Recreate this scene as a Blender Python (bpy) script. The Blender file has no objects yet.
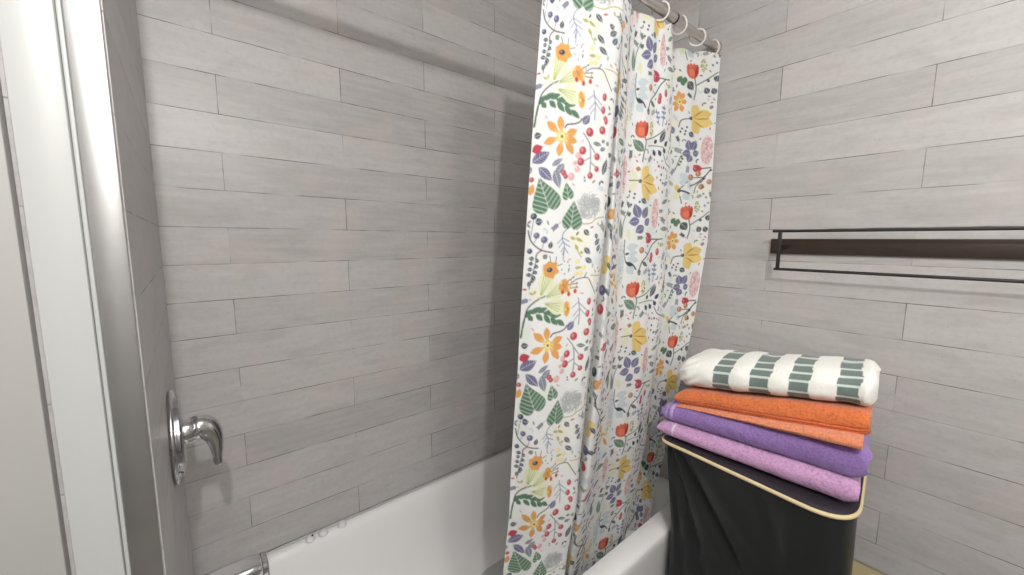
import bpy, bmesh, math, random
import numpy as np
from mathutils import Vector, Matrix, noise as mnoise

# All measurements are metres taken relative to the camera's eye point; H lifts the room so the floor is z = 0.
H = 1.36
SC = bpy.context.scene
COL = SC.collection
YA, XB, XW = 1.355, 1.477, -0.0464       # back wall, right wall, faucet wall
RIM, FLOOR, CEIL = -0.982, -1.36, 1.04
YF = 0.600                                # front of the tub

def lin(c):
    return tuple(((v/255)/12.92 if v/255 <= .04045 else ((v/255+.055)/1.055)**2.4) for v in c)

# ------------------------------------------------------------------ materials
class N:
    def __init__(s, name):
        s.m = bpy.data.materials.new(name); s.m.use_nodes = True
        s.t = s.m.node_tree; s.b = s.t.nodes['Principled BSDF']; s.out = s.t.nodes['Material Output']
    def n(s, kind, **kw):
        nd = s.t.nodes.new(kind)
        for k, v in kw.items(): setattr(nd, k, v)
        return nd
    def l(s, a, b): s.t.links.new(a, b)
    def val(s, nd, **kw):
        for k, v in kw.items(): nd.inputs[k.replace('_', ' ')].default_value = v
        return nd
    def math(s, op, a, b=None, clamp=False):
        nd = s.n('ShaderNodeMath', operation=op); nd.use_clamp = clamp
        for i, v in enumerate((a, b)):
            if v is None: continue
            if isinstance(v, (int, float)): nd.inputs[i].default_value = v
            else: s.l(v, nd.inputs[i])
        return nd.outputs[0]
    def mix(s, fac, a, b, mode='MIX'):
        nd = s.n('ShaderNodeMix', data_type='RGBA', blend_type=mode)
        for i, v in ((0, fac), (6, a), (7, b)):
            if isinstance(v, (int, float)): nd.inputs[i].default_value = v
            elif isinstance(v, tuple): nd.inputs[i].default_value = (*v, 1) if len(v) == 3 else v
            else: s.l(v, nd.inputs[i])
        return nd.outputs[2]
    def noise(s, vec, scale, detail=3, rough=.55):
        nd = s.n('ShaderNodeTexNoise'); s.val(nd, Scale=scale, Detail=detail, Roughness=rough)
        if vec is not None: s.l(vec, nd.inputs['Vector'])
        return nd.outputs['Fac']
    def ramp(s, fac, *stops):
        nd = s.n('ShaderNodeValToRGB'); e = nd.color_ramp.elements
        while len(e) < len(stops): e.new(.5)
        for i, (p, c) in enumerate(stops):
            e[i].position = p; e[i].color = (*c, 1) if len(c) == 3 else c
        s.l(fac, nd.inputs[0]); return nd.outputs[0]
    def bump(s, h, strength, dist=.002):
        nd = s.n('ShaderNodeBump'); s.val(nd, Strength=strength, Distance=dist)
        s.l(h, nd.inputs['Height']); s.l(nd.outputs[0], s.b.inputs['Normal'])

def plain(name, rgb, rough=.5, metal=0., bumpy=None, tint=.06, **kw):
    m = N(name); tc = m.n('ShaderNodeTexCoord').outputs['Object']
    f = m.noise(tc, bumpy[0] if bumpy else 9, 4)
    c = lin(rgb)
    m.l(m.mix(f, tuple(v*(1-tint) for v in c), tuple(min(1, v*(1+tint)) for v in c)), m.b.inputs['Base Color'])
    m.val(m.b, Roughness=rough, Metallic=metal)
    for k, v in kw.items(): m.b.inputs[k].default_value = v
    if bumpy: m.bump(f, bumpy[1], bumpy[2])
    return m.m

def tile_material(name, axis, u0, v0, off):
    m = N(name); tc = m.n('ShaderNodeTexCoord').outputs['Object']
    sp = m.n('ShaderNodeSeparateXYZ'); m.l(tc, sp.inputs[0])
    u = m.math('SUBTRACT', sp.outputs[axis], u0); v = m.math('SUBTRACT', sp.outputs['Z'], v0)
    cb = m.n('ShaderNodeCombineXYZ'); m.l(u, cb.inputs[0]); m.l(v, cb.inputs[1])
    br = m.n('ShaderNodeTexBrick', offset=off, offset_frequency=2, squash=1, squash_frequency=2)
    m.val(br, Scale=1., Mortar_Size=.0010, Mortar_Smooth=.25, Bias=0., Brick_Width=.613, Row_Height=.1008,
          Color1=(0, 0, 0, 1), Color2=(1, 1, 1, 1), Mortar=(.5, .5, .5, 1))
    m.l(cb.outputs[0], br.inputs['Vector'])
    rnd = br.outputs['Color']; grout = br.outputs['Fac']
    # long streaks of the wood-look print, shifted from plank to plank
    sh = m.n('ShaderNodeVectorMath', operation='MULTIPLY_ADD'); m.l(cb.outputs[0], sh.inputs[0]); sh.inputs[1].default_value = (3., 34., 1.)
    m.l(rnd, sh.inputs[2])
    streak = m.noise(sh.outputs[0], 1.6, 5, .62)
    sh2 = m.n('ShaderNodeVectorMath', operation='MULTIPLY_ADD'); m.l(cb.outputs[0], sh2.inputs[0]); sh2.inputs[1].default_value = (5., 14., 1.); m.l(rnd, sh2.inputs[2])
    blot = m.noise(sh2.outputs[0], 1.5, 4, .6)
    base = m.mix(rnd, lin((173, 171, 170)), lin((190, 188, 187)))
    base = m.mix(m.ramp(streak, (.40, (0, 0, 0)), (.76, (.55,)*3)), base, lin((203, 201, 200)))
    fine = m.noise(cb.outputs[0], 60., 4, .7)
    base = m.mix(m.ramp(fine, (.48, (0, 0, 0)), (.78, (.32,)*3)), base, lin((150, 148, 146)))
    base = m.mix(m.ramp(blot, (.50, (.0,)*3), (.72, (.42,)*3)), base, lin((160, 157, 153)))
    pink = m.noise(cb.outputs[0], 5., 2)
    base = m.mix(m.ramp(pink, (.50, (0, 0, 0)), (.75, (.45,)*3)), base, lin((199, 184, 182)))
    # little pits
    vo = m.n('ShaderNodeTexVoronoi'); m.val(vo, Scale=26.); m.l(cb.outputs[0], vo.inputs['Vector'])
    base = m.mix(m.ramp(vo.outputs['Distance'], (.02, (.5,)*3), (.05, (0, 0, 0))), base, lin((140, 137, 133)))
    gn = m.noise(cb.outputs[0], 7., 2)
    gcol = m.ramp(gn, (.42, lin((84, 80, 76))), (.62, lin((186, 182, 177))))
    col = m.mix(grout, base, gcol)
    m.l(col, m.b.inputs['Base Color'])
    m.l(m.math('ADD', m.math('MULTIPLY', streak, .16), .30), m.b.inputs['Roughness'])
    m.val(m.b, **{'Specular_IOR_Level': .45})
    h = m.math('SUBTRACT', m.math('MULTIPLY', streak, .18), m.math('MULTIPLY', grout, .8))
    m.bump(h, .35, .0016)
    return m.m

def attr_material(name, rough, bump=None, sheen=0., translucent=0., lo=.68):
    m = N(name)
    a = m.n('ShaderNodeVertexColor', layer_name='Col').outputs['Color']
    tc = m.n('ShaderNodeTexCoord').outputs['Object']
    if bump:
        f = m.noise(tc, bump[0], 3, .7)
        m.l(m.mix(1., a, m.ramp(f, (.25, (lo,)*3), (.55, (1,)*3)), 'MULTIPLY'), m.b.inputs['Base Color'])
        m.bump(f, bump[1], bump[2])
    else:
        m.l(a, m.b.inputs['Base Color'])
    m.val(m.b, Roughness=rough)
    m.b.inputs['Specular IOR Level'].default_value = .2
    if sheen: m.b.inputs['Sheen Weight'].default_value = sheen
    if translucent:
        t = m.n('ShaderNodeBsdfTranslucent'); m.l(a, t.inputs['Color'])
        mx = m.n('ShaderNodeMixShader'); mx.inputs[0].default_value = translucent
        m.l(m.b.outputs[0], mx.inputs[1]); m.l(t.outputs[0], mx.inputs[2]); m.l(mx.outputs[0], m.out.inputs['Surface'])
    return m.m

# ------------------------------------------------------------------ object helpers
BASES = {}
def link_mesh(name, me, mat, parent=None, origin=(0, 0, 0), smooth=40):
    if mat: me.materials.append(mat)
    if smooth is not None:
        me.polygons.foreach_set('use_smooth', [True]*len(me.polygons))
        if smooth < 180: me.set_sharp_from_angle(angle=math.radians(smooth))
    o = bpy.data.objects.new(name, me); COL.objects.link(o)
    root = parent
    if parent is not None:
        o.parent = parent; base = BASES[parent.name]; BASES[o.name] = base
        me.transform(Matrix.Translation(-Vector(base)))
    else:
        me.transform(Matrix.Translation(-Vector(origin)))
        o.location = Vector(origin) + Vector((0, 0, H)); BASES[o.name] = tuple(origin)
    me.update()
    return o
def obj(name, bm, mat, parent=None, origin=(0, 0, 0), smooth=40):
    me = bpy.data.meshes.new(name)
    bmesh.ops.recalc_face_normals(bm, faces=bm.faces)
    bm.to_mesh(me); bm.free()
    return link_mesh(name, me, mat, parent, origin, smooth)
def tag(o, label, cat, group=None, kind=None):
    if label: o['label'] = label
    if cat: o['category'] = cat
    if group: o['group'] = group
    if kind: o['kind'] = kind
    return o
def thing(name, base, label, cat, group=None):
    o = bpy.data.objects.new(name, None); COL.objects.link(o); o.empty_display_size = .05
    o.location = Vector(base) + Vector((0, 0, H)); BASES[o.name] = tuple(base)
    return tag(o, label, cat, group)
def structure(name, bm, mat, smooth=40):
    return tag(obj(name, bm, mat, None, (0, 0, 0), smooth), None, None, None, 'structure')

def box(bm, a, b, bev=0., seg=2):
    c = [(x, y, z) for x in (a[0], b[0]) for y in (a[1], b[1]) for z in (a[2], b[2])]
    v = [bm.verts.new(p) for p in c]
    fs = [bm.faces.new([v[i] for i in q]) for q in ((0,1,3,2),(4,6,7,5),(0,4,5,1),(2,3,7,6),(0,2,6,4),(1,5,7,3))]
    if bev:
        bmesh.ops.bevel(bm, geom=list({e for f in fs for e in f.edges}), offset=bev, segments=seg, profile=.5, affect='EDGES')
    return bm
def loft(bm, rings, cap=True, closed=False):
    R = [[bm.verts.new(p) for p in r] for r in rings]
    n = len(R[0]); pairs = list(zip(R, R[1:])) + ([(R[-1], R[0])] if closed else [])
    for a, b in pairs:
        for i in range(n):
            bm.faces.new((a[i], a[(i+1) % n], b[(i+1) % n], b[i]))
    if cap and not closed:
        bm.faces.new(R[0][::-1]); bm.faces.new(R[-1])
    return R
def tube(bm, pts, rad, n=16, cap=True, closed=False, flat=1.0):
    pts = [Vector(p) for p in pts]; k = len(pts)
    rads = rad if isinstance(rad, (list, tuple)) else [rad]*k
    rings = []; up = None
    for i, p in enumerate(pts):
        if closed: t = pts[(i+1) % k]-pts[i-1]
        else: t = pts[min(i+1, k-1)]-pts[max(i-1, 0)]
        t.normalize()
        if up is None: up = Vector((0, 0, 1)) if abs(t.z) < .9 else Vector((0, 1, 0))
        up = (up-t*up.dot(t)).normalized(); s = t.cross(up)
        rings.append([p+(s*math.cos(a)+up*math.sin(a)*flat)*rads[i] for a in (2*math.pi*j/n for j in range(n))])
    loft(bm, rings, cap, closed); return bm
def lathe(bm, prof, centre, axis, n=40):
    a = Vector(axis).normalized(); u = a.orthogonal().normalized(); w = a.cross(u); c = Vector(centre)
    loft(bm, [[c+a*h+(u*math.cos(t)+w*math.sin(t))*max(r, 1e-5) for t in (2*math.pi*j/n for j in range(n))] for r, h in prof]); return bm
def spline(pts, n):
    pts = [Vector(p) for p in pts]; e = [2*pts[0]-pts[1]]+pts+[2*pts[-1]-pts[-2]]; out = []
    for i in range(len(pts)-1):
        p0, p1, p2, p3 = e[i:i+4]
        for j in range(n):
            t = j/n
            out.append(.5*((2*p1)+(p2-p0)*t+(2*p0-5*p1+4*p2-p3)*t*t+(3*p1-p0-3*p2+p3)*t**3))
    return out+[pts[-1]]
def rrect(x0, y0, x1, y1, r, z, n=8):
    out = []
    for cx, cy, a0 in ((x1-r, y1-r, 0), (x0+r, y1-r, 90), (x0+r, y0+r, 180), (x1-r, y0+r, 270)):
        for j in range(n+1):
            a = math.radians(a0+90*j/n); out.append(Vector((cx+r*math.cos(a), cy+r*math.sin(a), z)))
    return out

# ------------------------------------------------------------------ palette of materials
M_TILE_A = tile_material('grey_plank_tile_back', 'X', .0972, .0302, .478)
M_TILE_B = tile_material('grey_plank_tile_right', 'Y', .12, .038, .45)
M_TILE_W = tile_material('grey_plank_tile_faucet', 'Y', .20, .0302, .5)
M_PAINT = plain('grey_wall_paint', (176, 175, 173), .6, tint=.02)
M_CASING = plain('white_gloss_paint', (180, 181, 180), .4, tint=.015)
M_DOOR = plain('beige_door_paint', (160, 159, 157), .5, tint=.03)
M_CREAM = plain('cream_wall_paint', (206, 192, 150), .55, bumpy=(30, .15, .002), tint=.06)
M_FLOOR = plain('grey_vinyl_floor', (120, 117, 112), .5, tint=.08)
M_CEIL = plain('ceiling_paint', (232, 231, 228), .7, tint=.01)
M_TUB = plain('white_enamel', (240, 240, 240), .16, tint=.01)
M_CHROME = plain('chrome', (205, 205, 208), .07, 1., tint=.02)
M_BRUSHED = plain('brushed_metal', (206, 206, 206), .25, 1., bumpy=(60, .05, .001), tint=.06)
M_STEEL = plain('satin_steel_rod', (206, 202, 198), .42, 1., tint=.04)
M_RING = plain('white_plastic', (232, 226, 220), .35, tint=.02)
M_BRONZE = plain('dark_bronze', (66, 55, 47), .42, .35, bumpy=(40, .1, .001), tint=.18)
M_RAIL = plain('black_metal', (62, 60, 60), .38, .6, tint=.1)
M_BLACK = plain('black_nylon', (30, 33, 35), .42, bumpy=(160, .25, .0008), tint=.25)
M_LID = plain('black_purple_nylon', (38, 32, 42), .7, bumpy=(160, .25, .0008), tint=.2)
M_PIPING = plain('cream_piping', (226, 206, 164), .6, tint=.05)
M_CUP = plain('frosted_white_rubber', (218, 219, 220), .3, tint=.02)
M_NUB = plain('black_rubber', (22, 22, 24), .5, tint=.1)
M_MAT = plain('grey_bath_mat', (186, 188, 188), .4, tint=.06)
M_TERRY = attr_material('terry_cloth', .95, (170, .9, .004), .3, 0., .58)
M_WHITE_TERRY = attr_material('white_terry_cloth', .95, (190, .22, .002), .2, 0., .90)
M_CURTAIN = attr_material('printed_polyester', .75, None, .1, .18)

# ------------------------------------------------------------------ the room
structure('floor', box(bmesh.new(), (-1.25, -1.30, FLOOR-.06), (1.60, 1.45, FLOOR)), M_FLOOR)
structure('ceiling', box(bmesh.new(), (-1.25, -1.30, CEIL), (1.60, 1.45, CEIL+.06)), M_CEIL)
structure('wall_back', box(bmesh.new(), (XW-.02, YA, FLOOR), (1.60, YA+.09, CEIL)), M_TILE_A)
bm = bmesh.new()
box(bm, (XB, -1.25, -.945), (XB+.09, YF, CEIL)); box(bm, (XB, YF, FLOOR), (XB+.09, YA, CEIL))
structure('wall_right', bm, M_TILE_B)
structure('trim_1', box(bmesh.new(), (XB+.006, -1.25, FLOOR), (XB+.09, YF, -.945)), M_CREAM)
structure('wall_left', box(bmesh.new(), (XW-.10, YF+.004, FLOOR), (XW, YA, CEIL)), M_TILE_W)
structure('wall_front', box(bmesh.new(), (-1.25, -1.34, FLOOR), (1.60, -1.25, CEIL)), M_PAINT)
structure('wall_side', box(bmesh.new(), (-1.34, -1.34, FLOOR), (-1.25, 1.45, CEIL)), M_PAINT)
bm = bmesh.new(); box(bm, (-1.25, YF+.066, FLOOR), (XW-.10, YF+.12, CEIL)); box(bm, (-1.25, YF, FLOOR), (-.93, YF+.066, CEIL))
structure('wall_entry', bm, M_PAINT)
# metal edge profile that finishes the end of the tiled wall, white bead and casing, then the door
bm = bmesh.new(); box(bm, (-.0742, YF-.006, FLOOR), (XW-.0008, YF+.004, CEIL), .0014)
structure('trim_2', bm, M_BRUSHED)
bm = bmesh.new(); box(bm, (-.0786, YF-.004, FLOOR), (-.0746, YF+.02, CEIL), .001)
box(bm, (-.1152, YF-.010, FLOOR), (-.0790, YF+.05, CEIL), .0015)
structure('trim_3', bm, M_CASING)
bm = bmesh.new(); box(bm, (-.92, YF-.012, FLOOR+.01), (-.1205, YF+.028, .72), .002)
structure('door_1', bm, M_DOOR)
structure('trim_4', box(bmesh.new(), (-.93, YF-.010, .725), (-.1152, YF+.05, CEIL), .001), M_CASING)

# ------------------------------------------------------------------ bathtub
t = thing('bathtub', ((XW+XB)/2, (YF+YA)/2, FLOOR), 'white alcove bathtub with a wide front rim below the grey plank tiles', 'bathtub')
bm = bmesh.new()
x0, x1, y0, y1 = XW+.002, XB-.002, YF, YA-.002
def inset(i, z, r, kl=1., kr=1., kf=1., kb=1.):
    return rrect(.045+i*kl, .672+i*kf*.42, 1.430-i*kr*.5, 1.326-i*kb, r, z, 10)
rings = [rrect(x0, y0+.012, x1, y1, .004, FLOOR+.001, 10), rrect(x0, y0+.006, x1, y1, .004, -1.08, 10), rrect(x0, y0, x1, y1, .006, RIM-.035, 10), rrect(x0, y0, x1, y1, .008, RIM-.012, 10),
         rrect(x0, y0+.003, x1, y1, .008, RIM-.004, 10), rrect(x0+.006, y0+.010, x1-.006, y1-.004, .010, RIM, 10),
         inset(-.006, RIM, .10), inset(0, RIM-.002, .10), inset(.007, RIM-.008, .10), inset(.013, RIM-.02, .10), inset(.02, RIM-.05, .105, 1, 1.6),
         inset(.034, RIM-.13, .11, 1, 2.2), inset(.048, RIM-.21, .12, 1, 2.6), inset(.062, RIM-.265, .125, 1, 2.8),
         inset(.085, RIM-.30, .125, 1, 2.6), inset(.115, RIM-.32, .12, 1, 2.3), inset(.16, RIM-.327, .10, 1, 2.), inset(.23, RIM-.328, .08, 1, 1.5)]
loft(bm, rings)
obj('tub_shell', bm, M_TUB, t, smooth=50)
bm = bmesh.new(); lathe(bm, [(0, 0), (.034, 0), (.034, .004), (.022, .006), (.0, .004)], (.28, .99, RIM-.328), (0, 0, 1))
tag(obj('drain', bm, M_CHROME, t), 'round chrome drain', None)

bm = bmesh.new(); tube(bm, [(XW+.004, YA-.0058, RIM+.001), (.7, YA-.0058, RIM+.001), (XB-.004, YA-.0058, RIM+.001)], .0048, 10)
tag(obj('caulk_bead', bm, M_CASING, t), 'white caulk line along the tiles', None)

# three little frosted suction cups in a row on the back rim
for k, (x, y, lab) in enumerate(((.249, 1.329, 'frosted white suction cup with a black dot, on the tub rim nearest the spout'),
                                 (.289, 1.330, 'plain frosted white suction cup, middle of the row of three on the back tub rim'),
                                 (.350, 1.331, 'plain frosted white suction cup on the back tub rim, farthest from the spout'))):
    c = thing('suction_cup', (x, y, RIM), lab, 'suction cup', 'suction cups on the back rim of the tub')
    bm = bmesh.new(); lathe(bm, [(0, .0004), (.0152, .0004), (.0160, .0018), (.0150, .0040), (.0138, .0045), (.0125, .0085), (.0095, .0118), (.005, .0134), (0, .0138)], (x, y, RIM), (0, 0, 1), 28)
    obj('cup', bm, M_CUP, c, smooth=60)
    if k == 0:
        bm = bmesh.new(); lathe(bm, [(0, 0), (.0032, 0), (.0030, .003), (0, .0034)], (x+.006, y-.003, RIM+.0122), (0, 0, 1), 16)
        tag(obj('nub', bm, M_NUB, c), 'small black dot', None)

# bath mat lying in the tub, ringed suckers moulded in
t = thing('bath_mat', (1.0, .96, RIM-.328), 'grey rubber bath mat lying in the tub at the foot of the curtain', 'bath mat')
bm = bmesh.new(); zb = RIM-.3275
box_r = [rrect(.775, .80, 1.18, 1.150, .06, zb+h, 8) for h in (.0, .006)] + [rrect(.779, .804, 1.176, 1.146, .057, zb+.008, 8)]
loft(bm, box_r)
obj('mat_sheet', bm, M_MAT, t)
ring0 = None
for i in range(6):
    for j in range(5):
        if ring0 is None:
            bm = bmesh.new(); lathe(bm, [(.007, 0), (.012, 0), (.0125, .003), (.0115, .004), (.008, .004), (.007, .003)], (.815, .838, zb+.0078), (0, 0, 1), 18)
            ring0 = obj('sucker_ring', bm, M_MAT, t)
        else:
            o = ring0.copy(); COL.objects.link(o); o.location = (i*.066, j*.072*.95, 0)

# ------------------------------------------------------------------ shower valve and spout on the faucet wall
t = thing('shower_valve', (XW, .976, -.388), 'chrome shower valve with round plate and curved lever on the faucet wall', 'faucet')
bm = bmesh.new(); lathe(bm, [(.0, .0005), (.088, .0005), (.0905, .003), (.0905, .006), (.088, .0085), (.080, .0085), (.077, .011), (.079, .0155), (.076, .0185), (.060, .020), (.040, .021), (.034, .019), (0, .019)], (XW, .976, -.384), (1, 0, 0), 56)
obj('plate', bm, M_CHROME, t, smooth=60)
bm = bmesh.new(); lathe(bm, [(.0, .008), (.024, .008), (.0255, .012), (.0255, .030), (.0235, .033), (.0235, .040), (0, .040)], (XW, .976, -.379), (1, 0, 0), 36)
obj('stem', bm, M_CHROME, t)
bm = bmesh.new()
pts = spline([(-.012, .976, -.379), (.000, .976, -.377), (.0115, .974, -.386), (.0190, .972, -.404), (.0215, .970, -.428), (.0215, .968, -.452), (.0240, .967, -.464)], 6)
n_ = len(pts)
rad = [np.interp(i/(n_-1), [0, .12, .3, .5, .75, .93, 1], [.0245, .0255, .0225, .0150, .0085, .0065, .003]) for i in range(n_)]
tube(bm, pts, [float(r) for r in rad], 24)
obj('lever', bm, M_CHROME, t, smooth=70)

t = thing('tub_spout', (XW, .976, -.74), 'chrome tub spout jutting from the faucet wall above the tub', 'spout')
bm = bmesh.new(); rings = []
for s, zt, hw, hh in ((0, -.712, .030, .056), (.004, -.711, .031, .058), (.05, -.710, .030, .058), (.10, -.710, .029, .055), (.118, -.711, .0285, .052), (.126, -.713, .026, .048)):
    x = XW+s; c = rrect(-hw, -hh, hw, 0, min(.013, hw*.5), 0, 6)
    rings.append([Vector((x, .976+p.x, zt+p.y)) for p in c])
loft(bm, rings); obj('spout_body', bm, M_CHROME, t, smooth=35)
bm = bmesh.new(); rings = []
for s, zt, hw, hh in ((.1275, -.714, .0265, .046), (.129, -.7125, .028, .049), (.137, -.714, .0275, .052), (.1395, -.716, .025, .050)):
    c = rrect(-hw, -hh, hw, 0, .012, 0, 6); rings.append([Vector((XW+s, .976+p.x, zt+p.y)) for p in c])
loft(bm, rings); tag(obj('end_collar', bm, M_CHROME, t, smooth=35), 'chrome collar at the tip of the spout', None)

# ------------------------------------------------------------------ curtain rod and rings
RY, RZ = .666, .667
t = thing('curtain_rod', (.715, RY, RZ), 'satin steel telescopic curtain rod spanning above the front of the tub', 'curtain rod')
bm = bmesh.new(); tube(bm, [(XW+.022, RY, RZ), (.4, RY, RZ), (1.186, RY, RZ)], .0145, 24); obj('outer_tube', bm, M_STEEL, t)
bm = bmesh.new(); lathe(bm, [(.0120, 0), (.0152, 0), (.0152, .007), (.0120, .007)], (1.184, RY, RZ), (1, 0, 0), 24); tag(obj('joint_collar', bm, M_NUB, t), 'dark collar where the two tubes slide together', None)
bm = bmesh.new(); tube(bm, [(1.189, RY, RZ), (1.3, RY, RZ), (XB-.018, RY, RZ)], .0120, 24); obj('inner_tube', bm, M_STEEL, t)
for x, d in ((XW, 1), (XB, -1)):
    bm = bmesh.new(); lathe(bm, [(0, .0005), (.021, .0005), (.022, .004), (.0185, .016), (.0155, .022), (0, .022)], (x, RY, RZ), (d, 0, 0), 28); obj('end_cap', bm, M_STEEL, t)

ring_labels = {1.108: 'white plastic curtain ring just left of the dark joint on the rod', 1.222: 'white plastic curtain ring just right of the dark joint on the rod',
               1.336: 'white plastic curtain ring next to the last one before the right wall', 1.446: 'last white plastic curtain ring against the right wall'}
proto = None
for k, (x, lab) in enumerate(ring_labels.items()):
    if proto is None:
        bm = bmesh.new()
        tube(bm, [(x+.004*math.sin(a*2), RY+.0245*math.sin(a), RZ-.0085+.0245*math.cos(a)) for a in (2*math.pi*j/36 for j in range(36))], .0025, 10, False, True)
        proto = r = obj('curtain_ring', bm, M_RING, None, (x, RY, RZ), 180)
    else:
        r = proto.copy(); COL.objects.link(r); r.location = (x, RY, RZ+H)
    r.rotation_euler = (0, 0, (.25, -.2, .3, -.15)[k])
    tag(r, lab, 'curtain ring', 'white rings along the curtain rod')

# ------------------------------------------------------------------ printed shower curtain
CURT_X = [[-0.0234, 0.0475, 0.062, 0.5955], [-0.0675, 0.0045, 0.058, 0.6406], [-0.0871, -0.0207, 0.0675, 0.7157], [-0.0536, 0.0226, 0.0863, 0.7786], [-0.0463, 0.0258, 0.0694, 0.9022], [-0.0411, -0.0023, 0.0487, 0.8834], [-0.0065, 0.0603, 0.017, 0.9962], [0.0169, 0.0577, -0.0039, 1.0713], [-0.0479, -0.0368, -0.0073, 1.2042], [-0.0239, -0.0133, -0.0188, 1.2967], [-0.0768, -0.0829, 0.0434, 1.4078], [-0.1919, -0.1256, 0.1702, 1.4669]]
CURT_Y = (.665,.630,.607,.592,.700,.645,.690,.672,.662,.735,.688,.645)
def curtain_rows(zs, nseg, np):
    # plan-view spline through the fold lines at every height; returns points (nz, nu, 3) and unfolded width (nu)
    zc = np.maximum(zs, -.97)
    Xf = np.array([np.polyval(c, zc) for c in CURT_X])                 # (nf, nz)
    Xf = np.minimum(Xf, 1.466)
    yo = np.interp(-zs, [-.63,.0,.3,.7,.98,1.22], [0,.003,.010,.042,.097,.125])
    Yf = np.array(CURT_Y)[:,None] + yo[None,:]
    nf = len(CURT_Y)
    P = np.stack([Xf, Yf], -1)                                         # nf,nz,2
    Pe = np.concatenate([2*P[:1]-P[1:2], P, 2*P[-1:]-P[-2:-1]])
    out = []
    for i in range(nf-1):
        p0,p1,p2,p3 = Pe[i],Pe[i+1],Pe[i+2],Pe[i+3]
        n = nseg[i]
        t = np.arange(n + (1 if i == nf-2 else 0))/n
        # centripetal Catmull-Rom written as Hermite with chord-based tangents
        d01 = np.linalg.norm(p1-p0,axis=1)**.5+1e-6; d12 = np.linalg.norm(p2-p1,axis=1)**.5+1e-6; d23 = np.linalg.norm(p3-p2,axis=1)**.5+1e-6
        m1 = d12[:,None]*((p1-p0)/d01[:,None]-(p2-p0)/(d01+d12)[:,None]+(p2-p1)/d12[:,None])
        m2 = d12[:,None]*((p2-p1)/d12[:,None]-(p3-p1)/(d12+d23)[:,None]+(p3-p2)/d23[:,None])
        t = t[:,None,None]
        out.append((2*t**3-3*t**2+1)*p1+(t**3-2*t**2+t)*m1+(-2*t**3+3*t**2)*p2+(t**3-t**2)*m2)
    C = np.concatenate(out)                                            # nu,nz,2
    k = int(np.argmin(abs(zs)))
    u = np.concatenate([[0], np.cumsum(np.linalg.norm(np.diff(C[:,k],axis=0),axis=1))])
    pts = np.zeros((len(zs), len(C), 3)); pts[:,:,0] = C[:,:,0].T; pts[:,:,1] = C[:,:,1].T; pts[:,:,2] = zs[:,None]
    return pts, u
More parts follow.
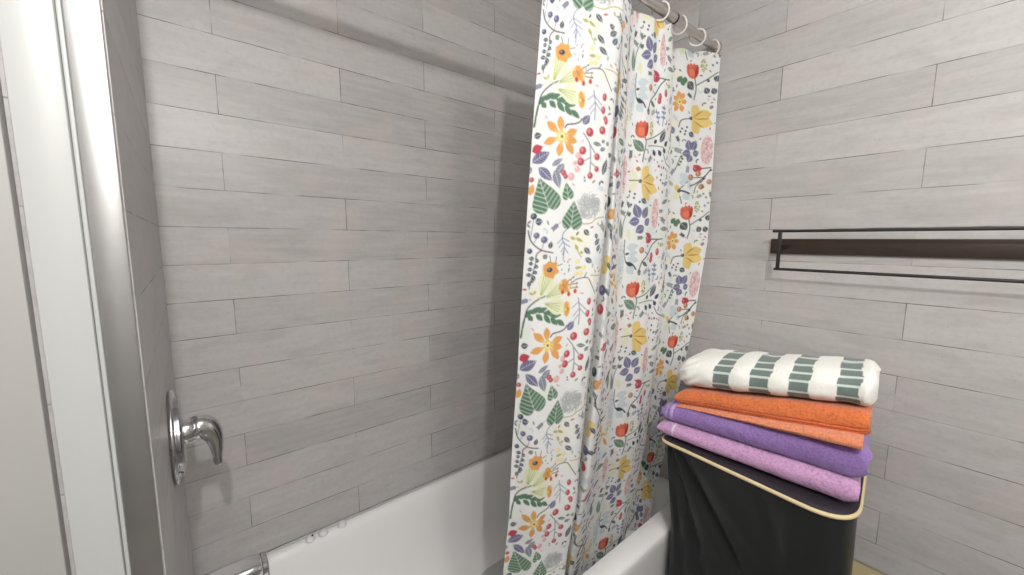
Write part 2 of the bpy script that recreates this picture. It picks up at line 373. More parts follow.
# printed motifs of one repeat: kind, points on the unfolded cloth (metres), sizes and colour
PATTERN = (
('P', [0.1528, 0.0802], [0.0329, 0.0305, 'e']),
('H', [0.0477, 0.0732, 0.0219, 0.1396], [0.0585, 'g']),
('H', [0.0972, 0.0976, 0.088, 0.1332], [0.0274, 'g']),
('H', [0.1106, 0.0329, 0.1141, 0.0923], [0.0463, 'g']),
('L', [0.004, 0.1709, 0.0439, 0.1951], [0.0201, 'p', 'v']),
('L', [0.0199, 0.1609, 0.0531, 0.1317], [0.0167, 'p', 'v']),
('L', [0.08, 0.1706, 0.0576, 0.1456], [0.0135, 'q', 'v']),
('L', [0.0569, 0.1562, 0.0715, 0.1155], [0.0157, 'q', 'v']),
('L', [0.0491, 0.1642, 0.0756, 0.1831], [0.0089, 'q', 'v']),
('C', [0.0796, 0.1514], [0.0068, 0.0068, 'r']),
('C', [0.1011, 0.1445], [0.0087, 0.0087, 'k']),
('C', [0.1153, 0.1928], [0.0073, 0.0073, 'k']),
('C', [0.1157, 0.1619], [0.0069, 0.0069, 'k']),
('C', [0.109, 0.1752], [0.005, 0.005, 'k']),
('C', [0.099, 0.1989], [0.0045, 0.0045, 'q']),
('S', [0.0759, -0.2261, 0.0828, -0.2183, 0.1, -0.2148, 0.1136, -0.2093, 0.1189, -0.2014], [0.003, 'd']),
('K', [0.07, -0.2456, 0.0631, -0.2011, 0.0322, -0.2136, 0.0271, -0.2627, 0.0647, -0.2898, 0.1038, -0.2793, 0.1108, -0.2529, 0.1092, -0.2274], [0.0164, 'o']),
('S', [0.124, -0.2322, 0.1309, -0.2397, 0.1424, -0.2545, 0.1467, -0.2789, 0.1479, -0.2998, 0.1477, -0.3209], [0.0024, 'q']),
('S', [0.1424, -0.2545, 0.1578, -0.2729], [0.0024, 'q']),
('S', [0.1472, -0.2841, 0.128, -0.2949], [0.0022, 'q']),
('S', [0.1503, -0.2965, 0.1653, -0.3065], [0.0022, 'q']),
('C', [0.1407, -0.2287], [0.0096, 0.0101, 'r']),
('C', [0.1743, -0.2197], [0.0088, 0.0092, 'r']),
('C', [0.1257, -0.2709], [0.0087, 0.0091, 'r']),
('C', [0.1645, -0.281], [0.0078, 0.0082, 'r']),
('C', [0.1227, -0.2959], [0.0087, 0.0091, 'r']),
('C', [0.1657, -0.3091], [0.0064, 0.0067, 'r']),
('C', [0.1492, -0.3254], [0.0073, 0.0077, 'r']),
('C', [0.1796, -0.192], [0.0058, 0.0058, 'r']),
('C', [0.0854, -0.3311], [0.0062, 0.0062, 'r']),
('C', [0.1351, -0.3308], [0.0024, 0.0024, 'p']),
('C', [0.1361, -0.3374], [0.0024, 0.0024, 'p']),
('L', [0.1499, -0.2509, 0.1759, -0.2536], [0.0077, 's', 'v']),
('L', [0.1765, -0.2399, 0.1819, -0.2491], [0.0078, 's', 'v']),
('L', [0.1709, -0.2652, 0.1879, -0.2586], [0.0078, 's', 'v']),
('L', [0.1896, -0.2519, 0.1973, -0.243], [0.0079, 's', 'v']),
('L', [0.1846, -0.3215, 0.1956, -0.2811], [0.0123, 'd', 'v']),
('L', [0.1221, -0.2134, 0.1382, -0.1912], [0.0143, 'p', 'v']),
('S', [0.004, -0.2263, 0.0077, -0.1884, 0.0169, -0.1671, 0.0351, -0.1624, 0.0643, -0.17, 0.0933, -0.1921], [0.0035, 'g']),
('L', [0.0106, -0.1789, 0.0256, -0.1577], [0.0102, 'g', '']),
('L', [0.0217, -0.1694, 0.0461, -0.1519], [0.0102, 'g', '']),
('L', [0.0353, -0.1647, 0.0633, -0.1558], [0.0102, 'g', '']),
('L', [0.052, -0.1695, 0.0849, -0.164], [0.0102, 'g', '']),
('L', [0.0699, -0.1749, 0.1025, -0.1748], [0.0102, 'g', '']),
('L', [0.0173, -0.1742, 0.0296, -0.1858], [0.0102, 'g', '']),
('L', [0.0356, -0.1693, 0.0531, -0.186], [0.0102, 'g', '']),
('L', [0.0545, -0.1719, 0.074, -0.1941], [0.0102, 'g', '']),
('L', [0.0728, -0.1798, 0.0935, -0.1991], [0.0102, 'g', '']),
('L', [0.0895, -0.1857, 0.1139, -0.202], [0.0103, 'g', '']),
('S', [0.0022, -0.2263, 0.0089, -0.1884, 0.0142, -0.1602, 0.027, -0.1437, 0.0402, -0.1344], [0.003, 'd']),
('S', [0.0402, -0.1344, 0.0441, -0.1228], [0.0028, 'd']),
('S', [0.0402, -0.1344, 0.0561, -0.1276], [0.0028, 'd']),
('V', [0.0443, -0.1251, 0.0615, -0.07], [0.0253]),
('V', [0.0587, -0.13, 0.1018, -0.1084], [0.0254]),
('V', [0.0575, -0.1463, 0.1098, -0.161], [0.0254]),
('C', [0.0626, -0.0677], [0.0188, 0.0188, 'y']),
('C', [0.1031, -0.1073], [0.0145, 0.0175, 'y']),
('C', [0.1156, -0.1614], [0.009, 0.0189, 'y']),
('L', [0.0614, -0.0677, 0.044, -0.0562], [0.016, 'o', '']),
('L', [0.0614, -0.0677, 0.0572, -0.0471], [0.016, 'o', '']),
('L', [0.0614, -0.0677, 0.0803, -0.0519], [0.016, 'o', '']),
('L', [0.0614, -0.0677, 0.0875, -0.0729], [0.016, 'o', '']),
('L', [0.0614, -0.0677, 0.0731, -0.0887], [0.016, 'o', '']),
('L', [0.0614, -0.0677, 0.0507, -0.0836], [0.016, 'o', '']),
('L', [0.0983, -0.1012, 0.0916, -0.1173], [0.0105, 'o', '']),
('L', [0.0983, -0.1012, 0.1175, -0.1233], [0.0105, 'o', '']),
('L', [0.0983, -0.1012, 0.1184, -0.1045], [0.0105, 'o', '']),
('L', [0.0983, -0.1012, 0.1085, -0.0899], [0.0105, 'o', '']),
('L', [0.1156, -0.1614, 0.1108, -0.1419], [0.0095, 'o', '']),
('L', [0.1156, -0.1614, 0.1175, -0.1807], [0.0095, 'o', '']),
('L', [0.1156, -0.1614, 0.1243, -0.1619], [0.0095, 'o', '']),
('C', [0.0614, -0.0677], [0.0073, 0.0055, 'd']),
('L', [0.0968, -0.0988, 0.1093, -0.1135], [0.0037, 'w', '']),
('L', [0.1151, -0.1565, 0.1221, -0.169], [0.0038, 'w', '']),
('S', [0.0624, -0.0494, 0.0588, -0.0357], [0.0018, 'd']),
('S', [0.0752, -0.0519, 0.0766, -0.0381], [0.0018, 'd']),
('S', [0.081, -0.0589, 0.0939, -0.0546], [0.0018, 'd']),
('S', [0.112, -0.0971, 0.1279, -0.0859], [0.0019, 'd']),
('C', [0.1279, -0.0859], [0.0021, 0.0021, 'd']),
('S', [0.1184, -0.1045, 0.138, -0.1005], [0.0019, 'd']),
('C', [0.138, -0.1005], [0.0021, 0.0021, 'd']),
('S', [0.122, -0.1117, 0.139, -0.1101], [0.0019, 'd']),
('C', [0.139, -0.1101], [0.0021, 0.0021, 'd']),
('S', [0.0052, 0.0208, 0.0093, 0.0052, 0.0181, -0.0088, 0.038, -0.0228, 0.0663, -0.0286], [0.0027, 'd']),
('S', [0.038, -0.0228, 0.0276, -0.0324, 0.0272, -0.0482], [0.0023, 'd']),
('S', [0.0272, -0.0482, 0.0201, -0.0832, 0.0156, -0.112], [0.0021, 's']),
('C', [0.0158, 0.0528], [0.0072, 0.0072, 'i']),
('L', [0.0198, 0.0395, 0.0369, 0.0427], [0.0135, 'i', 'v']),
('C', [0.0247, 0.01], [0.0068, 0.0068, 'p']),
('C', [0.0426, 0.0007], [0.0077, 0.0077, 'p']),
('C', [0.0114, -0.0252], [0.0059, 0.0059, 'i']),
('S', [0.0163, 0.0457, 0.0109, 0.0053], [0.0016, 'q']),
('S', [0.0251, 0.0037, 0.0181, -0.0088], [0.0016, 'q']),
('S', [0.0416, -0.0072, 0.038, -0.0228], [0.0016, 'q']),
('L', [0.057, -0.0197, 0.0607, -0.0024], [0.0091, 'd', 'v']),
('L', [0.0426, -0.0418, 0.0531, -0.0323], [0.0091, 's', 'v']),
('L', [0.0255, -0.0466, 0.0349, -0.0466], [0.0073, 'd', 'v']),
('L', [0.0231, -0.0576, 0.0339, -0.0624], [0.0073, 'd', 'v']),
('L', [0.0223, -0.0704, 0.0323, -0.0767], [0.0073, 'd', 'v']),
('L', [0.0198, -0.0799, 0.0285, -0.0911], [0.0073, 'd', 'v']),
('L', [0.0189, -0.0895, 0.0257, -0.0959], [0.0073, 'd', 'v']),
('L', [0.0236, -0.0419, 0.0094, -0.0419], [0.0073, 'd', 'v']),
('L', [0.0212, -0.053, 0.0101, -0.053], [0.0073, 'd', 'v']),
('L', [0.0205, -0.0656, 0.0079, -0.0673], [0.0073, 'd', 'v']),
('L', [0.0197, -0.0784, 0.0055, -0.08], [0.0073, 'd', 'v']),
('L', [0.0182, -0.0927, 0.0121, -0.1072], [0.0073, 'd', 'v']),
('S', [0.0991, 0.0255, 0.0894, 0.0152, 0.0886, 0.0025, 0.0956, -0.0134, 0.0949, -0.0454], [0.0023, 'n']),
('S', [0.0883, 0.0057, 0.0767, -0.0071], [0.0021, 'n']),
('S', [0.0883, 0.0057, 0.1078, -0.0022], [0.0021, 'n']),
('S', [0.0908, -0.0023, 0.0811, -0.0166], [0.0021, 'n']),
('S', [0.093, -0.0055, 0.1111, -0.015], [0.0021, 'n']),
('S', [0.095, -0.015, 0.0875, -0.0262], [0.0021, 'n']),
('S', [0.095, -0.015, 0.1067, -0.0295], [0.0021, 'n']),
('S', [0.0946, -0.0229, 0.0919, -0.0342], [0.0021, 'n']),
('L', [0.144, 0.0255, 0.1574, 0.011], [0.0099, 'd', 'v']),
('L', [0.148, -0.0167, 0.1645, -0.0326], [0.0099, 'd', 'v']),
('L', [0.1524, -0.0414, 0.1725, -0.0532], [0.01, 'd', 'v']),
('L', [0.1734, 0.0079, 0.1846, 0.0129], [0.01, 'd', 'v']),
('L', [0.1754, -0.0102, 0.1917, 0.0047], [0.01, 'd', 'v']),
('L', [0.1839, -0.0268, 0.1953, -0.0086], [0.0101, 'd', 'v']),
('S', [0.1262, -0.0103, 0.1338, -0.0265, 0.1428, -0.0397], [0.0023, 'l']),
('L', [0.1249, 0.0027, 0.1089, 0.0074], [0.0061, 'l', '']),
('L', [0.1246, 0.0059, 0.144, -0.0037], [0.0061, 'l', '']),
('L', [0.1335, -0.0233, 0.124, -0.0086], [0.0061, 'l', '']),
('L', [0.1381, -0.0298, 0.1471, -0.0266], [0.0061, 'l', '']),
('L', [0.1281, -0.0656, 0.1471, -0.0628], [0.0061, 'l', '']),
('C', [0.1343, -0.0494], [0.0061, 0.0061, 'f']),
('C', [0.151, -0.0635], [0.0062, 0.0062, 'f']),
('C', [0.1335, -0.0789], [0.0061, 0.0061, 'f']),
('C', [0.1449, -0.0775], [0.0062, 0.0062, 'f']),
('S', [0.1355, 0.0383, 0.1592, 0.0403, 0.1767, 0.0521, 0.2039, 0.0565], [0.0026, 'l']),
('C', [0.099, -0.0487], [0.0019, 0.0019, 'q']),
('C', [0.1088, -0.0505], [0.0019, 0.0019, 'q']),
('C', [0.1135, -0.0587], [0.0019, 0.0019, 'q']),
('C', [0.1018, -0.0779], [0.0019, 0.0019, 'q']),
('C', [0.0932, -0.0679], [0.0019, 0.0019, 'q']),
('S', [0.1237, -0.0999, 0.1349, -0.0921, 0.1535, -0.0877, 0.1651, -0.0896, 0.1769, -0.1067, 0.1917, -0.1279], [0.0021, 'd']),
('S', [0.1535, -0.0877, 0.1598, -0.0762], [0.0021, 'd']),
('S', [0.17, -0.0824, 0.2185, -0.0853], [0.0019, 'w']),
('C', [0.1002, -0.1201], [0.0042, 0.0056, 'r']),
('C', [0.1177, -0.1258], [0.0042, 0.0057, 'r']),
('C', [0.1344, -0.1195], [0.0043, 0.0057, 'r']),
('S', [0.1169, -0.0902, 0.0999, -0.1177], [0.0016, 'w']),
('S', [0.1227, -0.0904, 0.1175, -0.1233], [0.0016, 'w']),
('S', [0.1378, -0.0981, 0.1342, -0.1171], [0.0017, 'w']),
('C', [0.1732, -0.1451], [0.0058, 0.0087, 'r']),
('C', [0.1721, -0.1743], [0.0058, 0.0087, 'r']),
('S', [0.1446, -0.1367, 0.1503, -0.1659, 0.151, -0.2], [0.0022, 'n']),
('S', [0.1455, -0.1464, 0.1299, -0.1599], [0.0019, 'n']),
('S', [0.1455, -0.1464, 0.1667, -0.1642], [0.0019, 'n']),
('S', [0.1498, -0.1611, 0.135, -0.1796], [0.0019, 'n']),
('S', [0.1498, -0.1611, 0.1683, -0.179], [0.0019, 'n']),
('S', [0.1486, -0.1755, 0.1388, -0.1895], [0.0019, 'n']),
('C', [0.1824, -0.1972], [0.0054, 0.0083, 'r']),
('L', [0.0021, -0.2798, 0.0271, -0.2687], [0.0164, 'r', '']),
('L', [0.0047, -0.248, 0.0224, -0.2428], [0.0117, 'd', 'v']),
('C', [0.0054, -0.3415], [0.0057, 0.0057, 'r']),
('L', [0.0039, -0.3759, 0.0091, -0.3505], [0.0119, 'o', '']),
('C', [0.4249, -0.4052], [0.0119, 0.0141, 'o']),
('C', [0.4205, -0.5286], [0.0121, 0.0144, 'y']),
('C', [0.415, -0.5531], [0.0122, 0.0145, 'y']),
('C', [0.4119, -0.6645], [0.0125, 0.0148, 'r']),
('C', [0.4144, -0.6109], [0.0123, 0.0147, 'p']),
('C', [0.2349, -0.2841], [0.0107, 0.0128, 'd']),
('C', [0.4106, -0.371], [0.0119, 0.0142, 'd']),
('C', [0.2306, -0.1487], [0.0106, 0.0126, 'w']),
('S', [0.2368, -0.429, 0.2306, -0.4661, 0.2326, -0.5141], [0.0026, 'd']),
('S', [0.234, -0.2917, 0.2289, -0.3331, 0.229, -0.3883], [0.0026, 'd']),
('L', [0.4239, -0.3016, 0.4793, -0.2918], [0.0167, 'r', 'v']),
('L', [0.4484, -0.3306, 0.4883, -0.3153], [0.017, 'p', 'v']),
('C', [0.4392, -0.398], [0.0085, 0.0085, 'o']),
('L', [0.5206, -0.4547, 0.5095, -0.3917], [0.0123, 'g', 'v']),
('L', [0.552, -0.4713, 0.5474, -0.409], [0.0126, 'g', 'v']),
('S', [0.5774, -0.3875, 0.5619, -0.4221, 0.5578, -0.4683], [0.0028, 's']),
('L', [0.5797, -0.4397, 0.5878, -0.4745], [0.0127, 'Y', '']),
('S', [0.4249, -0.4404, 0.4389, -0.4859, 0.4872, -0.5391, 0.5102, -0.5558], [0.0028, 'd']),
('C', [0.4721, -0.4652], [0.0065, 0.0065, 'i']),
('C', [0.5003, -0.523], [0.0055, 0.0055, 'i']),
('C', [0.4556, -0.5422], [0.0065, 0.0065, 'i']),
('L', [0.4475, -0.5688, 0.4845, -0.5791], [0.0076, 'd', 'v']),
('L', [0.446, -0.5836, 0.4823, -0.5965], [0.0076, 'd', 'v']),
('L', [0.4401, -0.5958, 0.4795, -0.6111], [0.0076, 'd', 'v']),
('L', [0.4386, -0.6083, 0.4762, -0.623], [0.0076, 'd', 'v']),
('L', [0.4337, -0.6168, 0.4663, -0.6304], [0.0076, 'd', 'v']),
('L', [0.4998, -0.5906, 0.5108, -0.5851], [0.008, 'd', 'v']),
('K', [0.5174, -0.6085, 0.4994, -0.5638, 0.4787, -0.5919, 0.502, -0.6372, 0.5475, -0.6615, 0.5485, -0.6184], [0.0114, 'o']),
('L', [0.4477, -0.6812, 0.5028, -0.6871], [0.0134, 'g', 'v']),
('L', [0.5004, -0.7299, 0.5472, -0.73], [0.0159, 'g', 'v']),
('P', [0.5597, -0.5442], [0.0113, 0.0708, 'b']),
('P', [0.5539, -0.7622], [0.008, 0.0535, 'k']),
('C', [0.4378, -0.2898], [0.0061, 0.0061, 'r']),
('C', [0.5512, -0.31], [0.0043, 0.0043, 'w']),
('C', [0.5142, -0.007], [0.0058, 0.0058, 'w']),
('C', [0.4731, -0.0263], [0.005, 0.005, 'r']),
('C', [0.4876, -0.1005], [0.0069, 0.0069, 'w']),
('L', [0.4441, -0.0584, 0.5099, -0.0385], [0.0082, 'd', 'v']),
('L', [0.4647, -0.0818, 0.5314, -0.0686], [0.0084, 'd', 'v']),
('L', [0.4233, -0.058, 0.4419, -0.0858], [0.0081, 'd', 'v']),
('L', [0.4239, -0.129, 0.4405, -0.1521], [0.0082, 'd', 'v']),
('L', [0.4956, 0.0466, 0.527, 0.0935], [0.0085, 'd', 'v']),
('L', [0.4192, 0.0496, 0.4281, 0.0281], [0.0081, 's', 'v']),
('S', [0.4314, 0.0389, 0.431, 0.0014, 0.4915, -0.0323], [0.0022, 'd']),
('P', [0.5431, -0.1261], [0.009, 0.03, 'f']),
('P', [0.5522, -0.2658], [0.0107, 0.0368, 'k']),
('S', [0.6213, -0.1717, 0.6278, -0.1876, 0.6215, -0.218, 0.6174, -0.2422], [0.004, 's']),
('S', [0.6255, -0.1786, 0.6669, -0.1658, 0.7014, -0.1456, 0.7114, -0.1384], [0.0034, 's']),
('T', [0.6091, -0.1493], [0.0247, 0.0262]),
('L', [0.621, -0.2114, 0.5782, -0.1803], [0.0219, 'g', 'v']),
('L', [0.691, -0.1786, 0.7179, -0.1407], [0.016, 'd', 'v']),
('L', [0.6684, -0.1838, 0.6803, -0.1712], [0.0095, 'd', '']),
('L', [0.6749, -0.2203, 0.6648, -0.2015], [0.0108, 'i', '']),
('L', [0.6998, -0.2179, 0.6863, -0.2009], [0.011, 'i', '']),
('L', [0.7198, -0.2083, 0.7087, -0.1926], [0.011, 'i', '']),
('L', [0.776, -0.2318, 0.7842, -0.217], [0.0114, 'i', '']),
('L', [0.7827, -0.1953, 0.7779, -0.1825], [0.0111, 'i', '']),
('L', [0.7134, -0.1872, 0.7319, -0.1704], [0.011, 'i', '']),
('S', [0.6379, -0.195, 0.669, -0.1906, 0.71, -0.1914], [0.0025, 's']),
('S', [0.7124, -0.2122, 0.7323, -0.2373, 0.7737, -0.2492], [0.0029, 'd']),
('C', [0.6527, -0.2252], [0.0029, 0.0029, 'n']),
('C', [0.6725, -0.2314], [0.0029, 0.0029, 'n']),
('C', [0.7071, -0.2323], [0.0029, 0.0029, 'n']),
('C', [0.6863, -0.2372], [0.0029, 0.0029, 'n']),
('Y', [0.6142, -0.2996, 0.644, -0.2521, 0.6795, -0.2886, 0.6937, -0.3254, 0.6555, -0.356], [0.0299]),
('L', [0.6089, -0.299, 0.5709, -0.2974], [0.011, 'Y', '']),
('L', [0.606, -0.2942, 0.5821, -0.2653], [0.011, 'Y', '']),
('L', [0.6064, -0.301, 0.5838, -0.3238], [0.011, 'Y', '']),
('L', [0.5992, -0.3049, 0.5744, -0.3318], [0.011, 'Y', '']),
('S', [0.6087, -0.2967, 0.5761, -0.298], [0.0025, 'd']),
('C', [0.6133, -0.2988], [0.0057, 0.0057, 'd']),
('L', [0.5968, -0.262, 0.615, -0.2658], [0.0109, 'w', '']),
('C', [0.5881, -0.3681], [0.0035, 0.0035, 'd']),
('C', [0.5809, -0.3304], [0.0034, 0.0034, 'd']),
('C', [0.5985, -0.3368], [0.0035, 0.0035, 'd']),
('C', [0.6154, -0.3598], [0.0035, 0.0035, 'd']),
('C', [0.5961, -0.3482], [0.0035, 0.0035, 'd']),
('C', [0.7043, -0.2891], [0.0036, 0.0036, 'd']),
('L', [0.62, -0.351, 0.6432, -0.3628], [0.0127, 'd', 'v']),
('L', [0.6178, -0.4072, 0.5993, -0.3648], [0.0225, 'p', 'v']),
('L', [0.6292, -0.4067, 0.6512, -0.372], [0.021, 'p', 'v']),
('L', [0.6186, -0.4145, 0.5817, -0.422], [0.0209, 'p', 'v']),
('L', [0.6387, -0.4275, 0.663, -0.4072], [0.0179, 'p', 'v']),
('L', [0.6358, -0.4318, 0.6061, -0.4509], [0.0211, 'p', 'v']),
('L', [0.5762, -0.4014, 0.5889, -0.3915], [0.0111, 's', '']),
('P', [0.6893, -0.3925], [0.0151, 0.0493, 'k']),
('S', [0.6687, -0.469, 0.7068, -0.4706, 0.7331, -0.4684], [0.0033, 'd']),
('C', [0.6601, -0.4686], [0.0125, 0.0105, 'r']),
('L', [0.6802, -0.4648, 0.6428, -0.4516], [0.0113, 'r', '']),
('L', [0.6813, -0.4721, 0.6468, -0.4805], [0.0113, 'r', '']),
('S', [0.7092, -0.4702, 0.685, -0.4882, 0.6636, -0.5169, 0.6382, -0.5397, 0.6278, -0.5676], [0.0037, 'd']),
('C', [0.6335, -0.5039], [0.0098, 0.0098, 'w']),
('C', [0.6828, -0.5355], [0.008, 0.008, 'r']),
('S', [0.6483, -0.5092, 0.6636, -0.5169], [0.0026, 'd']),
('L', [0.6382, -0.5397, 0.6655, -0.555], [0.0099, 's', '']),
('L', [0.6221, -0.5713, 0.637, -0.5696], [0.0132, 's', '']),
('C', [0.6299, -0.5757], [0.006, 0.006, 's']),
('L', [0.5683, -0.0774, 0.5484, -0.0435], [0.0211, 'b', '']),
('L', [0.5775, -0.0231, 0.6208, -0.0148], [0.0181, 'b', '']),
('L', [0.5823, -0.0525, 0.6244, -0.0615], [0.0181, 'b', '']),
('L', [0.5816, -0.0777, 0.6085, -0.1018], [0.0212, 'b', '']),
('L', [0.584, -0.0399, 0.6198, -0.0359], [0.0151, 'b', '']),
('S', [0.5781, -0.065, 0.6013, -0.0717, 0.6154, -0.087], [0.0048, 'd']),
('S', [0.5781, -0.065, 0.5708, -0.0397, 0.57, 0.0018], [0.003, 's']),
('L', [0.5783, -0.0671, 0.6067, -0.0761], [0.0106, 'd', '']),
('L', [0.5737, -0.0419, 0.5889, -0.0378], [0.006, 'd', '']),
('S', [0.7039, -0.0699, 0.7035, -0.0988, 0.6998, -0.1298], [0.0032, 'n']),
('S', [0.6724, -0.0844, 0.6812, -0.1111, 0.6862, -0.1291], [0.0031, 'n']),
('L', [0.7037, -0.081, 0.6941, -0.0741], [0.0057, 'n', '']),
('L', [0.7037, -0.081, 0.7133, -0.076], [0.0057, 'n', '']),
('L', [0.7038, -0.0943, 0.6921, -0.0872], [0.0057, 'n', '']),
('L', [0.7038, -0.0943, 0.7149, -0.0894], [0.0057, 'n', '']),
('L', [0.7024, -0.1076, 0.6922, -0.1018], [0.0057, 'n', '']),
('L', [0.7024, -0.1076, 0.7137, -0.1045], [0.0057, 'n', '']),
('L', [0.6778, -0.0955, 0.6684, -0.0887], [0.0057, 'n', '']),
('L', [0.6778, -0.0955, 0.6858, -0.0915], [0.0057, 'n', '']),
('L', [0.681, -0.1089, 0.6716, -0.1041], [0.0057, 'n', '']),
('L', [0.681, -0.1089, 0.6898, -0.1048], [0.0057, 'n', '']),
('L', [0.6849, -0.1224, 0.6755, -0.1188], [0.0057, 'n', '']),
('P', [0.6521, -0.1441], [0.01, 0.022, 'l']),
('C', [0.717, -0.2977], [0.0039, 0.0039, 'd']),
('C', [0.7693, -0.3225], [0.004, 0.004, 'd']),
('C', [0.7182, -0.324], [0.0039, 0.0039, 'd']),
('C', [0.717, -0.2511], [0.0039, 0.0039, 'd']),
('C', [0.7752, -0.2822], [0.004, 0.004, 'd']),
('C', [0.693, -0.2486], [0.0039, 0.0039, 'd']),
('C', [0.7064, -0.273], [0.0039, 0.0039, 'd']),
('L', [0.7794, -0.3946, 0.7775, -0.3529], [0.01, 's', 'v']),
('L', [0.7175, -0.3598, 0.7579, -0.3439], [0.0099, 's', 'v']),
('L', [0.7169, -0.4378, 0.7707, -0.4364], [0.01, 's', 'v']),
('H', [0.776, -0.1597, 0.7779, -0.093], [0.0436, 'g']),
('L', [0.7743, -0.1423, 0.7733, -0.1016], [0.02, 'g', 'v']),
('L', [0.7768, -0.0707, 0.7734, -0.0444], [0.0225, 'p', 'v']),
('L', [0.9275, -0.1048, 0.9092, -0.0818], [0.0181, 'p', 'v']),
('C', [0.6849, -0.0476], [0.0072, 0.0113, 'r']),
('C', [0.7108, -0.0348], [0.0073, 0.0114, 'r']),
('K', [0.9446, -0.0006, 0.94, 0.0351, 0.9225, 0.0171, 0.918, -0.0114, 0.9265, -0.0329, 0.9556, -0.0329, 0.9684, -0.0005, 0.9584, 0.0281], [0.0151, 'o']),
('S', [0.782, 0.0652, 0.7731, 0.0893, 0.773, 0.113], [0.0048, 's']),
('L', [0.7745, 0.0493, 0.7737, 0.0695], [0.013, 'g', '']),
('L', [0.9353, 0.0615, 0.9504, 0.0814], [0.0143, 'g', '']),
('L', [0.9468, 0.0542, 0.9597, 0.0643], [0.0144, 'g', '']),
('L', [0.9613, 0.0791, 0.9577, 0.0544], [0.0144, 'g', '']),
('T', [0.989, 0.1018], [0.023, 0.027]),
('S', [0.9989, 0.0771, 1.0046, 0.0449, 0.9964, 0.0099], [0.0043, 's']),
('S', [1.0063, 0.0574, 1.0464, 0.0825, 1.0742, 0.105], [0.0036, 's']),
('L', [0.9704, 0.0644, 0.9937, 0.0398], [0.0234, 'd', 'v']),
('L', [1.0703, 0.0727, 1.075, 0.0952], [0.0181, 'd', 'v']),
('L', [1.0476, 0.0328, 1.0342, 0.0526], [0.0163, 'd', 'v']),
('L', [1.0706, 0.0329, 1.059, 0.0528], [0.0163, 'd', 'v']),
('L', [1.0597, -0.0148, 1.0634, -0.0048], [0.0073, 'd', '']),
('C', [1.0444, 0.0751], [0.0051, 0.0051, 'd']),
('L', [0.973, 0.2206, 1.0019, 0.2166], [0.0213, 'b', '']),
('L', [0.9711, 0.1674, 0.996, 0.146], [0.0214, 'b', '']),
('L', [0.985, 0.192, 1.0061, 0.1974], [0.0178, 'b', '']),
('S', [0.9548, 0.179, 0.9759, 0.1748, 0.9944, 0.1679], [0.0057, 'd']),
('S', [0.9548, 0.179, 0.984, 0.2089], [0.0036, 'd']),
('S', [0.9548, 0.179, 0.9682, 0.1332], [0.0036, 's']),
('L', [0.9524, 0.1765, 0.9458, 0.2003], [0.0142, 'y', '']),
('L', [0.9524, 0.1765, 0.9465, 0.1425], [0.0178, 'Y', '']),
('C', [0.9565, 0.1776], [0.0064, 0.0064, 'd']),
('Y', [0.9868, -0.0521, 1.0139, -0.0067, 1.0618, -0.0317, 1.0677, -0.0669, 1.0203, -0.1002], [0.0327]),
('C', [0.9857, -0.052], [0.0062, 0.0062, 'd']),
('S', [0.9831, -0.053, 0.9528, -0.0596, 0.9434, -0.0822], [0.0033, 'd']),
('C', [0.9555, -0.0874], [0.0036, 0.0036, 'd']),
('C', [0.9677, -0.095], [0.0036, 0.0036, 'd']),
('C', [0.9507, -0.0975], [0.0036, 0.0036, 'd']),
('C', [0.9721, -0.0824], [0.0036, 0.0036, 'd']),
('C', [0.9659, -0.1052], [0.0036, 0.0036, 'd']),
('L', [0.9796, -0.1002, 1.0014, -0.1104], [0.0146, 'd', 'v']),
('L', [0.9876, -0.1589, 0.9776, -0.1231], [0.022, 'p', 'v']),
('L', [0.995, -0.1564, 1.0129, -0.1231], [0.022, 'p', 'v']),
('L', [0.9903, -0.1666, 0.9581, -0.1716], [0.0202, 'p', 'v']),
('L', [1.0002, -0.1718, 1.0246, -0.1613], [0.0184, 'p', 'v']),
('L', [0.993, -0.1743, 0.9805, -0.2], [0.0202, 'p', 'v']),
('P', [1.0523, -0.1564], [0.022, 0.0512, 'k']),
('S', [1.0391, -0.2183, 1.07, -0.216], [0.0037, 'd']),
('C', [1.0163, -0.219], [0.0133, 0.0111, 'r']),
('L', [1.0391, -0.2183, 1.0021, -0.2078], [0.011, 'r', '']),
('L', [1.0394, -0.2198, 1.0052, -0.2285], [0.011, 'r', '']),
('S', [1.0709, -0.221, 1.0506, -0.2449, 1.0214, -0.2695, 0.9958, -0.2804], [0.004, 'd']),
('C', [0.9968, -0.2502], [0.0103, 0.0103, 'w']),
('C', [1.0389, -0.2815], [0.0103, 0.0103, 'w']),
('S', [1.0083, -0.2507, 1.0416, -0.2495], [0.003, 'd']),
('L', [0.9574, -0.2517, 0.9781, -0.2415], [0.0185, 'b', '']),
('L', [0.9565, -0.2726, 0.9837, -0.2623], [0.0185, 'b', '']),
('S', [0.9559, -0.1792, 0.9489, -0.1998, 0.9389, -0.2255], [0.0033, 's']),
('L', [0.957, -0.1895, 0.9674, -0.1855], [0.0066, 's', '']),
('L', [0.952, -0.1998, 0.9624, -0.1958], [0.0066, 's', '']),
('L', [0.9532, -0.1818, 0.9635, -0.1778], [0.0066, 's', '']),
('L', [0.9468, -0.2101, 0.9575, -0.2061], [0.0066, 's', '']),
('C', [1.0587, -0.0115], [0.0058, 0.0058, 'q']),
('S', [1.0372, 0.2076, 1.0606, 0.2414, 1.074, 0.2511], [0.0036, 'd']),
('C', [1.067, 0.21], [0.0093, 0.0093, 'w']),
('C', [1.0255, 0.2389], [0.0107, 0.0107, 'w']),
('S', [1.0131, 0.1709, 1.0219, 0.1978, 1.0517, 0.2221], [0.0032, 'd']),
('L', [1.0382, 0.193, 1.0514, 0.1906], [0.0086, 's', '']),
('L', [1.045, 0.1711, 1.0527, 0.1643], [0.0065, 'n', '']),
